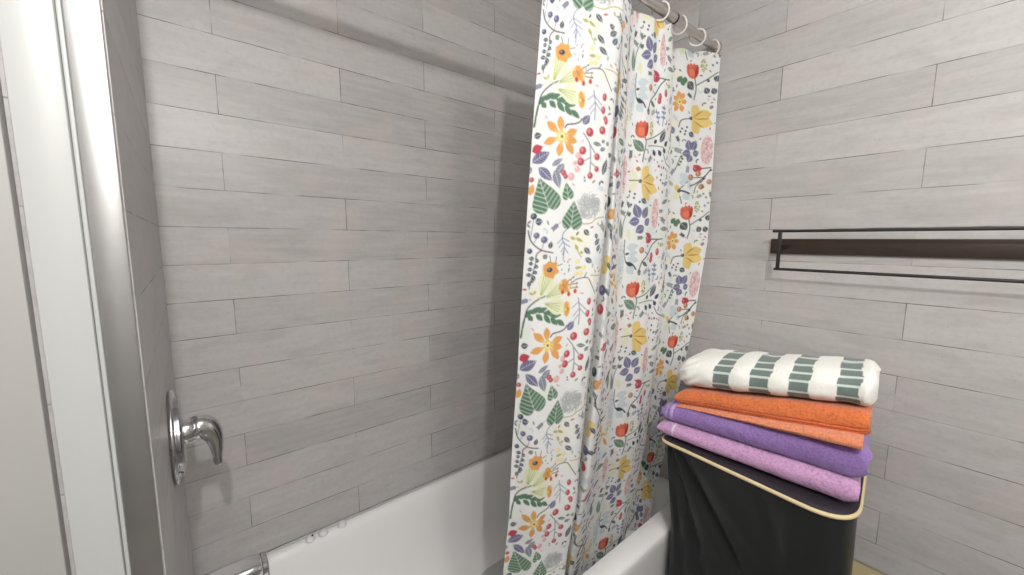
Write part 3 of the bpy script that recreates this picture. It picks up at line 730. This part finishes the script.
('L', [1.0562, 0.1589, 1.064, 0.152], [0.0065, 'n', '']),
('L', [1.0655, 0.1393, 1.0727, 0.1325], [0.0065, 'n', '']),
('L', [1.0532, 0.1295, 1.061, 0.1226], [0.0065, 'n', '']),
('P', [1.0285, 0.1215], [0.0108, 0.0216, 'l']),
('S', [0.7735, 0.5045, 0.7736, 0.5283, 0.7737, 0.5562], [0.0049, 'd']),
)

PALETTE = {'g': (70, 112, 82), 'd': (62, 70, 78), 'p': (84, 82, 132), 'q': (128, 128, 150), 'r': (188, 48, 62), 'k': (226, 178, 182), 'o': (232, 158, 74),
           'y': (240, 208, 116), 'Y': (228, 232, 196), 'b': (206, 217, 222), 's': (98, 118, 108), 'l': (176, 178, 108), 'n': (134, 142, 176), 't': (216, 92, 64),
           'w': (188, 122, 72), 'e': (172, 176, 178), 'f': (236, 222, 166), 'i': (66, 72, 100)}
PALETTE = {k: tuple(v*.80+188*.20 for v in c) if k in 'orytwgp' else c for k, c in PALETTE.items()}
PERIOD, CELL = .475, .001
def paint_cloth(width):
    rng = random.Random(5)
    nu, nv = int(width/CELL)+4, int(round(PERIOD/CELL))
    img = np.empty((nv, nu, 3)); img[:] = lin((236, 237, 236))
    cell_v = PERIOD/nv
    def region(us, vs, pad):
        i0 = max(0, int((min(us)-pad)/CELL)); i1 = min(nu, int((max(us)+pad)/CELL)+2)
        j0 = int(math.floor((min(vs)-pad)/cell_v)); j1 = int((max(vs)+pad)/cell_v)+2
        if i1 <= i0: return None
        jj = np.arange(j0, j1)
        return (np.arange(i0, i1)*CELL)[None, :], (jj*cell_v)[:, None], (jj % nv)[:, None], np.arange(i0, i1)[None, :]
    def lay(rg, cov, c):
        _, _, J, I = rg
        a = np.clip(cov, 0, 1)[..., None]
        img[J, I] = img[J, I]*(1-a)+np.array(c)*a
    def sh(c, k): return tuple(min(1, v*k) for v in c)
    def stroke(pts, w, c):
        for (a, b), (p, q) in zip(pts, pts[1:]):
            rg = region((a, p), (b, q), w+.002)
            if rg is None: continue
            U, V = rg[0], rg[1]; dx, dy = p-a, q-b; L2 = dx*dx+dy*dy+1e-12
            t = np.clip(((U-a)*dx+(V-b)*dy)/L2, 0, 1)
            d = np.hypot(U-a-t*dx, V-b-t*dy)
            lay(rg, (w/2-d)/CELL+.5, c)
    def smooth_pts(p):
        if len(p) < 3: return p
        return [(q.x, q.y) for q in spline([(a, b, 0) for a, b in p], 5)]
    def leaf(a, b, p, q, w, c, vein=False, fat=.85):
        L_ = math.hypot(p-a, q-b)+1e-6; rg = region((a, p), (b, q), w)
        if rg is None: return
        U, V = rg[0], rg[1]; ex, ey = (p-a)/L_, (q-b)/L_
        s = ((U-a)*ex+(V-b)*ey)/L_; d = -(U-a)*ey+(V-b)*ex
        hw = w/2*np.sin(np.pi*np.clip(s, 0, 1)**fat)
        inside = np.where((s > 0) & (s < 1), (hw-abs(d))/CELL+.3, 0)
        lay(rg, inside, c)
        if vein:
            white = lin((226, 228, 230)); ins = np.clip(inside-.6, 0, 1)
            lay(rg, ins*np.clip((.0006-abs(d))/CELL+.5, 0, 1)*.75, white)
            if w > .012:
                ph = (s*L_-abs(d)*.7)/.0062
                lay(rg, ins*np.clip(.5-abs(ph-np.round(ph))*3.2, 0, 1)*1.1, white)
    def heart(a, b, p, q, w, c):
        L_ = math.hypot(p-a, q-b)+1e-6; rg = region((a, p), (b, q), w)
        if rg is None: return
        U, V = rg[0], rg[1]; ex, ey = (p-a)/L_, (q-b)/L_
        s = ((U-a)*ex+(V-b)*ey)/L_; d = -(U-a)*ey+(V-b)*ex
        sc = np.clip(s, -.16, 1)
        hw = np.interp(sc, [-.16, -.12, -.04, .1, .25, .5, .8, 1], [0, .30, .42, .5, .48, .33, .12, 0])*w
        notch = np.clip((-.02-s)*2.2, 0, .3)*w*.55
        ins = np.clip(np.minimum((hw-abs(d)), np.where(s < 0, abs(d)-notch, 1))/CELL+.3, 0, 1)
        ins = np.where((s > -.16) & (s < 1), ins, 0)
        lay(rg, ins, c)
        white = lin((222, 232, 222)); inn = np.clip(ins-.3, 0, 1)
        lay(rg, inn*np.clip((.0009-abs(d))/CELL+.5, 0, 1), white)
        ph = (s*L_-abs(d)*.75)/.0118+.3
        lay(rg, inn*np.clip(.5-(abs(ph-np.round(ph))-.10)*9, 0, 1)*.95, white)
    def disc(u, v, r, r2, c, spot=True):
        rg = region((u-r, u+r), (v-r2, v+r2), .002)
        if rg is None: return
        U, V = rg[0], rg[1]; k = np.hypot((U-u)/r, (V-v)/r2)
        lay(rg, (1-k)*min(r, r2)/CELL+.5, c)
        if spot and r > .005:
            k2 = np.hypot((U-u+r*.25)/(r*.4), (V-v-r2*.2)/(r2*.5))
            lay(rg, np.clip((1-k2)*r*.4/CELL+.5, 0, 1)*.45, tuple(min(1, x*.5+.5) for x in c))
    for k in range(90):
        disc_c = lin(rng.choice(((226, 236, 222), (224, 232, 238), (240, 228, 228), (240, 236, 218))))
        u, v, r = rng.uniform(0, width), rng.uniform(0, PERIOD), rng.uniform(.015, .035)
        rg = region((u-r, u+r), (v-r, v+r), .002)
        if rg is not None:
            q = np.hypot(rg[0]-u, rg[1]-v)/r; lay(rg, np.clip((1-q)*1.6, 0, 1)*.8, disc_c)
    blank = img.copy()
    for kind, n, e in PATTERN:
        pt = [(n[i], n[i+1]) for i in range(0, len(n), 2)]
        if kind == 'S': stroke(smooth_pts(pt), max(e[0], .0014), lin(PALETTE[e[1]]))
        elif kind == 'L': leaf(*pt[0], *pt[1], max(e[0]*1.3, .0036), lin(PALETTE[e[1]]), e[2] == 'v')
        elif kind == 'H': heart(*pt[0], *pt[1], e[0]*1.18, lin(PALETTE[e[1]]))
        elif kind == 'C': disc(*pt[0], e[0], e[1], lin(PALETTE[e[2]]))
        elif kind == 'V':
            (a, b), (p, q) = pt; dx, dy = p-a, q-b; L_ = math.hypot(dx, dy); nx, ny = -dy/L_, dx/L_
            leaf(a-dx*.25, b-dy*.25, p+dx*.12, q+dy*.12, e[0]*1.5, lin(PALETTE['Y']), False, 1.5)
            for o_ in (-.4, -.15, .12, .4):
                stroke([(a+nx*o_*.004, b+ny*o_*.004), (a+dx*.72+nx*o_*e[0], b+dy*.72+ny*o_*e[0])], .0012, lin((150, 168, 92)))
        elif kind == 'K':
            c = pt[0]
            disc(c[0], c[1], e[0]*.85, e[0]*.85, lin((244, 226, 160)), False)
            for p in pt[1:]:
                st = (c[0]+(p[0]-c[0])*.16, c[1]+(p[1]-c[1])*.16)
                leaf(*st, *p, e[0]*1.08, lin(PALETTE[e[1]]), False, 1.25)
                stroke([c, (c[0]+(p[0]-c[0])*.45, c[1]+(p[1]-c[1])*.45)], .0014, lin((248, 222, 140)))
            for k in range(9):
                a = k*.7; disc(c[0]+math.cos(a)*e[0]*.62, c[1]+math.sin(a)*e[0]*.62, .0012, .0012, lin((150, 130, 60)), False)
            disc(c[0], c[1], .0035, .0035, lin((128, 124, 104)), False)
        elif kind == 'T':
            (u, v), (rx, ry) = pt[0], e[:2]; t0 = lin(PALETTE['t'])
            disc(u, v-ry*.12, rx, ry*.86, t0, False)
            for a, b, k in ((-.75, .75, .95), (-.25, .95, 1.15), (.35, 1.0, 1.1), (.85, .85, .85)):
                leaf(u+a*rx*.45, v-ry*.5, u+a*rx, v+b*ry, rx*.85, sh(t0, k), False, 1.3)
            leaf(u+rx*.55, v-ry*.8, u+rx*.95, v+ry*.7, rx*.6, lin((190, 60, 50)), False)
            disc(u-rx*.08, v-ry*.25, rx*.52, ry*.5, lin((232, 132, 104)), False)
            stroke([(u-rx*.75, v+ry*.35), (u-rx*.2, v+ry*.2), (u+rx*.4, v+ry*.4)], .0014, lin((196, 66, 52)))
        elif kind == 'Y':
            c = pt[0]
            for k, p in enumerate(pt[1:]): leaf(*c, *p, e[0]*1.15, sh(lin(PALETTE['y']), (1.02, .95, 1.05, .98)[k % 4]), False, 1.5)
            for k, p in enumerate(pt[1:]):
                if k == 0: continue
                q = pt[k]; mx, my = (p[0]+q[0])/2-c[0], (p[1]+q[1])/2-c[1]
                leaf(*c, c[0]+mx*.92, c[1]+my*.92, .0052, lin((196, 138, 58)), False, 1.4)
        elif kind == 'P':
            (u, v), (rx, ry), ck = pt[0], e[:2], e[2]; c = lin(PALETTE[ck])
            pale = tuple(x*.35+.62*lin((240, 238, 236))[i] for i, x in enumerate(c))
            disc(u, v, rx, ry, pale if ck in 'kb' else lin((238, 238, 236)), False)
            for k in range(int(rx*ry*160000)+6):
                a, r = rng.uniform(0, 6.28), math.sqrt(rng.random())*.92
                x, y = u+math.cos(a)*rx*r, v+math.sin(a)*ry*r
                if ck == 'e':
                    q = rng.uniform(.004, .007); pp = [(x+q*math.cos(w_), y+q*math.sin(w_)) for w_ in (a, a+1.3, a+2.6, a+3.9, a+5.0)]
                    stroke(pp, .0010, c)
                else: disc(x, y, .0021, .0021, sh(c, rng.uniform(.72, 1.02)), False)
    # little sprigs, leaf pairs and dots wherever the cloth is still bare
    def bare(u, v, r):
        rg = region((u-r, u+r), (v-r, v+r), 0)
        if rg is None: return False
        _, _, J, I = rg
        return (np.abs(img[J, I]-blank[J, I]).sum(-1) > .12).mean() < .055
    tones = [lin(PALETTE[c]) for c in 'dsssqnlib']+[lin((150, 160, 158)), lin((120, 140, 126))]
    for k in range(5200):
        u, v = rng.uniform(0, width), rng.uniform(0, PERIOD); r = rng.choice((.021, .017, .014, .011, .008))
        if not bare(u, v, r): continue
        a = rng.uniform(0, 6.28); c = rng.choice(tones); ca, sa = math.cos(a), math.sin(a)
        if r > .0125:
            stroke([(u-ca*r, v-sa*r), (u+ca*r*.7, v+sa*r*.7)], .0013, c)
            for q in (-.6, -.2, .2, .6):
                for sgn in (-1, 1):
                    w2 = a+sgn*.75; bx, by = u+ca*r*q*.8, v+sa*r*q*.8
                    leaf(bx, by, bx+math.cos(w2)*r*.62, by+math.sin(w2)*r*.62, .0042, c, False)
        elif r > .0095:
            for sgn in (-1, 1): leaf(u, v, u+math.cos(a+sgn*.8)*r*1.1, v+math.sin(a+sgn*.8)*r*1.1, .0055, c, False)
        else:
            leaf(u-ca*r*.8, v-sa*r*.8, u+ca*r*.8, v+sa*r*.8, .0046, rng.choice((c, lin(PALETTE['r']), c, lin(PALETTE['k']))), False)
    return img
def make_curtain():
    ztop, zbot, step = .642, -1.20, .002
    zs = np.linspace(ztop, zbot, int((ztop-zbot)/step)+1)
    P0, u0 = curtain_rows(np.array([.0, -.1]), [40]*11, np)
    seg = [max(6, int((u0[min((i+1)*40, len(u0)-1)]-u0[i*40])/step)) for i in range(11)]
    P, u = curtain_rows(zs, seg, np)
    nz, nu = P.shape[:2]
    # gentle wrinkles across the drop, along the local normal
    T = np.gradient(P[:, :, :2], axis=1); T /= np.linalg.norm(T, axis=2, keepdims=True)+1e-9
    Z = zs[:, None]; Uu = u[None, :]
    d = .0022*np.sin(Uu*52+Z*3.1)+.0016*np.sin(Uu*31-Z*9+1.3)+.0012*np.sin(Uu*90+Z*5+.6*np.sin(Z*11))
    P[:, :, 0] -= T[:, :, 1]*d*-1; P[:, :, 1] += T[:, :, 0]*d*-1
    P[:, :, 0] = np.minimum(P[:, :, 0], XB-.006)
    # scallop of the top hem between the rings
    fall = np.clip((Z-.55)/.09, 0, 1)**2
    P[:, :, 2] -= fall*.010*(1-np.abs(np.cos(np.pi*(Uu/.0945))))
    img = paint_cloth(u[-1]); nv, nw = img.shape[:2]
    fu = np.clip(u/CELL, 0, nw-2.001); fv = (zs % PERIOD)/PERIOD*nv
    out = np.zeros((nz, nu, 3))
    for du, dv in ((-.35, -.35), (.35, -.35), (-.35, .35), (.35, .35)):
        a = np.clip(fu+du, 0, nw-2.001); b = fv+dv
        i0 = a.astype(int); ta = (a-i0)[None, :, None]; j0 = np.floor(b).astype(int); tb = (b-j0)[:, None, None]
        A = img[(j0 % nv)[:, None], i0[None, :]]; B = img[(j0 % nv)[:, None], i0[None, :]+1]
        C_ = img[((j0+1) % nv)[:, None], i0[None, :]]; D = img[((j0+1) % nv)[:, None], i0[None, :]+1]
        out += ((A*(1-ta)+B*ta)*(1-tb)+(C_*(1-ta)+D*ta)*tb)/4
    idx = np.arange(nz*nu).reshape(nz, nu)
    F = np.stack([idx[:-1, :-1], idx[1:, :-1], idx[1:, 1:], idx[:-1, 1:]], -1).reshape(-1, 4)
    me = bpy.data.meshes.new('shower_curtain')
    me.vertices.add(nz*nu); me.vertices.foreach_set('co', P.reshape(-1).astype(np.float32))
    me.loops.add(F.size); me.loops.foreach_set('vertex_index', F.reshape(-1).astype(np.int32))
    me.polygons.add(len(F)); me.polygons.foreach_set('loop_start', (np.arange(len(F))*4).astype(np.int32))
    me.update(calc_edges=True)
    at = me.color_attributes.new('Col', 'FLOAT_COLOR', 'POINT')
    rgba = np.ones((nz*nu, 4), np.float32); rgba[:, :3] = out.reshape(-1, 3)
    at.data.foreach_set('color', rgba.reshape(-1))
    o = link_mesh('shower_curtain', me, M_CURTAIN, None, (1.05, .67, .62), 180)
    tag(o, 'white shower curtain printed with orange, yellow and purple flowers hanging into the tub', 'shower curtain')
make_curtain()

# ------------------------------------------------------------------ towel rack on the right wall
t = thing('towel_rack', (XB, .20, -.02), 'dark bronze towel rack with thin black rails on the right wall', 'towel rack')
yr = -.62
bm = bmesh.new(); box(bm, (XB-.010, yr, -.039), (XB-.0005, .447, .008), .0015); obj('back_plate', bm, M_BRONZE, t)
xr = 1.402
for nm, z, yl, zz in (('rail', .031, .424, .031), ('rail', -.0845, .413, -.0845)):
    bm = bmesh.new(); tube(bm, [(xr, yl, zz), (xr, .2, zz), (xr, yr, zz)], .0042, 12); obj(nm, bm, M_RAIL, t)
for y in (.404, yr+.03):
    br = None
    bm = bmesh.new(); box(bm, (xr-.003, y-.005, -.088), (xr+.003, y+.005, .034), .001); br = obj('bracket', bm, M_RAIL, t)
    bm = bmesh.new(); box(bm, (xr, y-.0045, -.022), (XB-.009, y+.0045, -.010), .001); obj('bracket_arm', bm, M_RAIL, br)

# ------------------------------------------------------------------ laundry hamper
LZ = -.609
t = thing('laundry_hamper', (1.25, .35, FLOOR), 'black fabric laundry hamper with cream piping holding the towel stack', 'laundry hamper')
def quad_ring(c, r, z, n=10, edge=24):
    # rounded quadrilateral through the corners c (anticlockwise), dense along the edges
    out = []; k = len(c); c = [Vector((x, y, 0)) for x, y in c]
    arcs = []
    for i in range(k):
        p, a, b = c[i], c[i-1], c[(i+1) % k]
        da, db = (a-p).normalized(), (b-p).normalized(); rr = r[i]
        s, e = p+da*rr, p+db*rr
        arcs.append([(s*(1-t_)**2+p*2*t_*(1-t_)+e*t_*t_) for t_ in (j/n for j in range(n+1))])
    for i in range(k):
        out += arcs[i]; a, b = arcs[i][-1], arcs[(i+1) % k][0]
        out += [a.lerp(b, j/edge) for j in range(1, edge)]
    return [Vector((p.x, p.y, z)) for p in out]
top = [(1.085, .124), (1.40, .158), (1.44, .575), (1.105, .588)]
bot = [(1.115, .121), (1.41, .156), (1.44, .570), (1.165, .582)]
rr_t, rr_b = (.10, .06, .05, .03), (.05, .05, .05, .03)
def crease(y, z):
    # soft pulled folds of the front panel, running down from the top left corner
    d = 0
    for (ya, za), (yb, zb), w, h in (((.565, -.60), (.34, -1.00), .016, -.020), ((.57, -.64), (.46, -1.08), .012, -.016), ((.575, -.65), (.53, -1.1), .010, -.010),
                                     ((.52, -.60), (.31, -.85), .03, .006), ((.24, -.68), (.25, -.86), .010, .006), ((.19, -.66), (.185, -1.0), .012, -.007), ((.30, -.66), (.27, -.80), .012, -.005), ((.36, -.96), (.33, -1.3), .018, .009)):
        dy, dz = yb-ya, zb-za; L2 = dy*dy+dz*dz; s = ((y-ya)*dy+(z-za)*dz)/L2
        e = max(0, min(1, s)); dist = math.hypot(y-ya-dy*e, z-za-dz*e)
        d += h*math.exp(-(dist/w)**2)*(.4+.6*math.sin(math.pi*min(1, max(0, e*.8+.15))))
    return d*1.5
bm = bmesh.new(); rings = []
nh = 70
for k in range(nh+1):
    f = k/nh; z = LZ-.004+(FLOOR+.002-LZ)*f
    g = min(1, f*2.2)
    cs = [(a[0]*(1-g)+b[0]*g, a[1]*(1-g)+b[1]*g) for a, b in zip(top, bot)]
    rs = [a*(1-g)+b*g for a, b in zip(rr_t, rr_b)]
    R = quad_ring(cs, rs, z)
    for p in R:
        front = max(0, min(1, (1.19-p.x)/.03))
        p.x -= front*(crease(p.y, z)-.016*math.sin(math.pi*min(1, f*1.0))*math.sin(math.pi*max(0, min(1, (p.y-.12)/.46))))
        q = mnoise.noise(Vector((p.x*9, p.y*9, z*7)))*.004*min(1, f*6)
        p.x += q; p.y += q*.3
    rings.append(R)
loft(bm, rings)
obj('fabric_body', bm, M_BLACK, t, smooth=180)
bm = bmesh.new()
def grow(c, d):
    cx = sum(p[0] for p in c)/4; cy = sum(p[1] for p in c)/4
    return [(x+(d if x > cx else -d), y+(d if y > cy else -d)) for x, y in c]
def lid_z(p, base): # the lid dips a little at its front right corner
    return base-.006*max(0, min(1, (1.25-p.x)/.2))*max(0, min(1, (.50-p.y)/.3))
rings = []
for d, h in ((-.004, -.022), (.003, -.020), (.005, -.010), (.004, -.001), (-.002, .003), (-.02, .0065), (-.05, .0098), (-.09, .0100)):
    R = quad_ring(grow(top, d), [max(.02, r_+d*.5) for r_ in rr_t], 0)
    for p in R: p.z = lid_z(p, LZ+h)
    rings.append(R)
loft(bm, rings); obj('lid', bm, M_LID, t, smooth=60)
bm = bmesh.new(); R = quad_ring(grow(top, .0045), rr_t, 0)
for p in R: p.z = lid_z(p, LZ-.009)
tube(bm, R, .0054, 10, False, True); tag(obj('piping', bm, M_PIPING, t, smooth=180), 'cream piping around the lid', None)

# ------------------------------------------------------------------ folded towels stacked on the hamper
def colour(me, cols):
    at = me.color_attributes.new('Col', 'FLOAT_COLOR', 'POINT')
    a = np.ones((len(me.vertices), 4), np.float32); a[:, :3] = np.array(cols, np.float32)
    at.data.foreach_set('color', a.reshape(-1))
def towel(name, base, prof, y0, y1, zfun, colf, mat, label, seed, ny=150, amp=.003, parent=None, endpull=.028, skew=.16):
    # prof: closed outline (depth, height 0..1) of the folded cloth; laid along y from y0 (curtain end) to y1
    bm = bmesh.new(); rings = []; cols = []
    for k in range(ny+1):
        f = k/ny; y = y0+(y1-y0)*f
        e = min(f, 1-f)*abs(y1-y0); sq = 1-.45*max(0, 1-e/endpull)**2
        ring = []
        for j, (d, h) in enumerate(prof):
            zb_, zt_, xf, xb = zfun(f)
            x = xf+(xb-xf)*d; z = zb_+(zt_-zb_)*(.5+(h-.5)*sq)
            q = mnoise.noise(Vector((x*14+seed, y*9, z*16)))*amp*1.6+mnoise.noise(Vector((x*45, y*45+seed, z*45)))*amp*.5
            y_s = y+skew*f*max(0, x-xf-.02)
            x += q*(1-2*d); z += q*.7*(h*2-1 if h > .5 else 0)
            yy = y_s+mnoise.noise(Vector((x*20, seed*3., z*30)))*.006*(1 if e < .02 else 0)
            ring.append(Vector((x, yy, z))); cols.append(colf(f, d, h, j/len(prof)))
        rings.append(ring)
    loft(bm, rings)
    me = bpy.data.meshes.new(name); bmesh.ops.recalc_face_normals(bm, faces=bm.faces); bm.to_mesh(me); bm.free()
    colour(me, cols)
    o = link_mesh(name, me, mat, parent, base, 60)
    if parent is None: tag(o, label, 'towel', 'folded towels stacked on the hamper')
    return o
def pillow(nf=14, nt=40, split=None, deep=.03):
    # front nose (half round), flat top, back nose, flat bottom; optional seam grooves in the nose between folded layers
    out = []
    R_ = .12
    for j in range(nt): out.append((R_+(1-2*R_)*j/nt, 0.))
    for j in range(nf): a = -math.pi/2+math.pi*j/nf; out.append((1-R_+R_*math.cos(a), .5+.5*math.sin(a)))
    for j in range(nt): out.append((1-R_-(1-2*R_)*j/nt, 1.))
    nn = nf*3
    for j in range(nn):
        a = math.pi/2+math.pi*j/nn; d, h = R_+R_*math.cos(a), .5+.5*math.sin(a)
        if split:
            for s_ in split: d += deep*math.exp(-((h-s_)/.03)**2)
        out.append((d, h))
    return out
lp = lambda a, b, f: a+(b-a)*f
TZ = LZ+.011
PINK, PURPLE, ORANGE = lin((214, 166, 210)), lin((156, 124, 190)), lin((230, 126, 74))
def band_colour(base, bands, light, seed):
    def f_(f, d, h, s):
        c = base
        for a, b in bands:
            if a < f < b: c = light
        return c
    return f_
towel('folded_towel', (1.22, .34, TZ), pillow(), .600, .128, lambda f: (TZ+lp(-.001, .001, f), TZ+lp(.043, .066, f), lp(1.090, 1.108, f), 1.35),
      band_colour(PINK, ((.095, .108),), lin((238, 220, 240)), 1), M_TERRY, 'pink terry towel, lowest of the folded stack on the hamper', 1.7)
towel('folded_towel', (1.22, .34, TZ+.05), pillow(), .597, .118, lambda f: (TZ+lp(.0435, .0665, f), TZ+lp(.096, .149, f), lp(1.100, 1.108, f), 1.35),
      band_colour(PURPLE, ((.03, .04), (.065, .082)), lin((196, 170, 220)), 2), M_TERRY, 'purple terry towel between the pink and the orange towel', 4.1)
# orange: a thick folded body over a thin hemmed flap that curls into a loop at its right end
TO = thing('folded_towel', (1.22, .34, TZ+.12), 'orange terry towel with a loose hem, just under the striped towel', 'towel', 'folded towels stacked on the hamper')
towel('folded_body', None, pillow(split=(.10, .22, .36), deep=.016), .562, .122, lambda f: (TZ+lp(.100, .163, f), TZ+lp(.143, .229, f), lp(1.120, 1.120, f), 1.34),
      lambda f, d, h, s: ORANGE, M_TERRY, None, 7.7, parent=TO)
bm = bmesh.new(); rings = []; ny = 90
for k in range(ny+1):
    f = k/ny; y = lp(.552, .128, f); g = f**1.3
    zb_, zt_ = TZ+lp(.0955, .1485, f), TZ+lp(.104, .174, f); xf = lp(1.112, 1.085, g); th = .0040
    zc = (zb_+zt_)/2; hh = (zt_-zb_)/2
    path = [(1.30, zt_-.002), (1.20, zt_-.002), (xf+.04, zt_-.001), (xf+.015, zt_), (xf+.004, zt_-hh*.35), (xf, zc), (xf+.004, zb_+hh*.35), (xf+.015, zb_), (xf+.04, zb_+.001), (1.20, zb_+.002), (1.30, zb_+.002)]
    inn = []
    for i, (x, z) in enumerate(path):
        a, b = path[max(0, i-1)], path[min(len(path)-1, i+1)]; tx, tz = b[0]-a[0], b[1]-a[1]; L_ = math.hypot(tx, tz)
        t_ = min(th, hh*.8); inn.append((x-tz/L_*t_*-1, z+tx/L_*t_*-1) if False else (x+(-tz)/L_*-t_*-1, z+tx/L_*-t_*-1))
    q = lambda x, z: mnoise.noise(Vector((x*12, y*14, z*14)))*.002
    ys = lambda x: y+.16*f*max(0, x-xf-.02)
    rings.append([Vector((x+q(x, z), ys(x), z)) for x, z in path]+[Vector((x+q(x, z), ys(x), z)) for x, z in inn[::-1]])
loft(bm, rings); me = bpy.data.meshes.new('hem_flap'); bmesh.ops.recalc_face_normals(bm, faces=bm.faces); bm.to_mesh(me); bm.free()
colour(me, [lin((240, 150, 110))]*len(me.vertices)); tag(link_mesh('hem_flap', me, M_TERRY, TO, smooth=60), 'lighter orange hem flap', None)
# white towel with four woven bands of grey green blocks
GREEN, PALE, WHITE = lin((116, 132, 127)), lin((206, 216, 210)), lin((246, 246, 240))
BANDS = ((.265, .362), (.465, .562), (.650, .740), (.850, .938))
def bolster(n=96):
    out = []
    for j in range(n):
        a = 2*math.pi*j/n; c, s = math.cos(a), math.sin(a)
        out.append((.5+.5*math.copysign(abs(c)**.72, c), .5+.5*math.copysign(abs(s)**.80, s)))
    return out
def white_col(f, d, h, s):
    for a, b in BANDS:
        if a+.004*math.sin(s*40) < f < b+.004*math.sin(s*33+1):
            g = (s*13.2) % 1
            return PALE if g < .26 or (.55 < (s*6.6) % 1 < .58) else GREEN
    return WHITE
bm = bmesh.new(); rings = []; cols = []; ny = 200; prof = bolster(200)
for k in range(ny+1):
    f = k/ny; y = lp(.584, .118, f)
    zb_, zt_, xf, xb = TZ+lp(.141, .226, f), TZ+lp(.244, .312, f), lp(1.125, 1.125, f), lp(1.37, 1.35, f)
    e0, e1 = f*.454, (1-f)*.454
    sq = (1-.58*max(0, 1-e0/.06)**2.4)*(1-.42*max(0, 1-e1/.020)**2.4)
    zc = lp(.36, .5, min(1, e0/.06)); cx = .40
    bel = 1
    for a, b in BANDS: bel -= .035*math.exp(-((f-(a+b)/2)/((b-a)*.6))**4)
    ring = []
    for j, (d, h) in enumerate(prof):
        ang = 2*math.pi*j/len(prof)
        fold = 1-.12*max(0, 1-e0/.095)*(.5+.5*math.sin(ang*9+f*60+2*math.sin(ang*2)))
        kx = sq*bel*fold
        x = xf+(xb-xf)*(cx+(d-cx)*kx); z = zb_+(zt_-zb_)*(zc+(h-zc)*kx)
        q = mnoise.noise(Vector((x*13, y*13+3, z*13)))*.005+mnoise.noise(Vector((x*38, y*38, z*38)))*.0016
        bm_y = y+.16*f*max(0, x-xf-.02)+mnoise.noise(Vector((x*24, 5.5, z*30)))*.008*(max(0, 1-e1/.03)+max(0, 1-e0/.03))
        ring.append(Vector((x-q*(1-2*d), bm_y, z+q*(2*h-1)))); cols.append(white_col(f, d, h, j/len(prof)))
    rings.append(ring)
loft(bm, rings); me = bpy.data.meshes.new('folded_towel'); bmesh.ops.recalc_face_normals(bm, faces=bm.faces); bm.to_mesh(me); bm.free(); colour(me, cols)
tag(link_mesh('folded_towel', me, M_WHITE_TERRY, None, (1.24, .34, TZ+.19), 60), 'white towel with grey green block stripes on top of the stack', 'towel', 'folded towels stacked on the hamper')

# ------------------------------------------------------------------ light of the room
def area(name, loc, rot, sx, sy, power, col):
    l = bpy.data.lights.new(name, 'AREA'); l.shape = 'RECTANGLE'; l.size, l.size_y = sx, sy; l.energy = power; l.color = col
    o = bpy.data.objects.new(name, l); COL.objects.link(o); o.location = (loc[0], loc[1], loc[2]+H); o.rotation_euler = rot; return o
def bulb(loc, power, size=.019):
    l = bpy.data.lights.new('vanity_bulb', 'POINT'); l.energy = power; l.shadow_soft_size = size; l.color = (1., .975, .95)
    o = bpy.data.objects.new('vanity_bulb', l); COL.objects.link(o); o.location = (loc[0], loc[1], loc[2]+H)
bulb((-.06, -.45, .695), 28); bulb((.16, -1.08, .74), 13, .13)
area('ceiling_fill', (.35, -.10, CEIL-.02), (0, 0, 0), .8, .8, 2.2, (1., .985, .97))  # unseen soft fill added under the ceiling to lift the tub and lower walls
w = bpy.data.worlds.new('room_air'); SC.world = w; w.use_nodes = True
w.node_tree.nodes['Background'].inputs[0].default_value = (.9, .95, 1, 1); w.node_tree.nodes['Background'].inputs[1].default_value = .15

# ------------------------------------------------------------------ camera
cam = bpy.data.cameras.new('camera'); cam.sensor_fit = 'HORIZONTAL'; cam.sensor_width = 36; cam.clip_start = .01
F_PX, YAW, PITCH, ROLL = 391.779151, 0.694806, 0.120550, -0.004970
cam.lens = F_PX/1024*36
cy, sy, cp, sp = math.cos(YAW), math.sin(YAW), math.cos(PITCH), math.sin(PITCH)
fw = Vector((sy*cp, cy*cp, -sp)); rt = Vector((cy, -sy, 0)); dn = fw.cross(rt)
r_, d_ = rt*math.cos(ROLL)+dn*math.sin(ROLL), dn*math.cos(ROLL)-rt*math.sin(ROLL)
co = bpy.data.objects.new('camera', cam); COL.objects.link(co)
co.matrix_world = Matrix.Translation((0, 0, H)) @ Matrix((r_, -d_, -fw)).transposed().to_4x4()
SC.camera = co
vs = SC.view_settings
vs.view_transform = 'Standard'; vs.look = 'None'; vs.gamma = 1; vs.use_curve_mapping = False; vs.exposure = 0.55
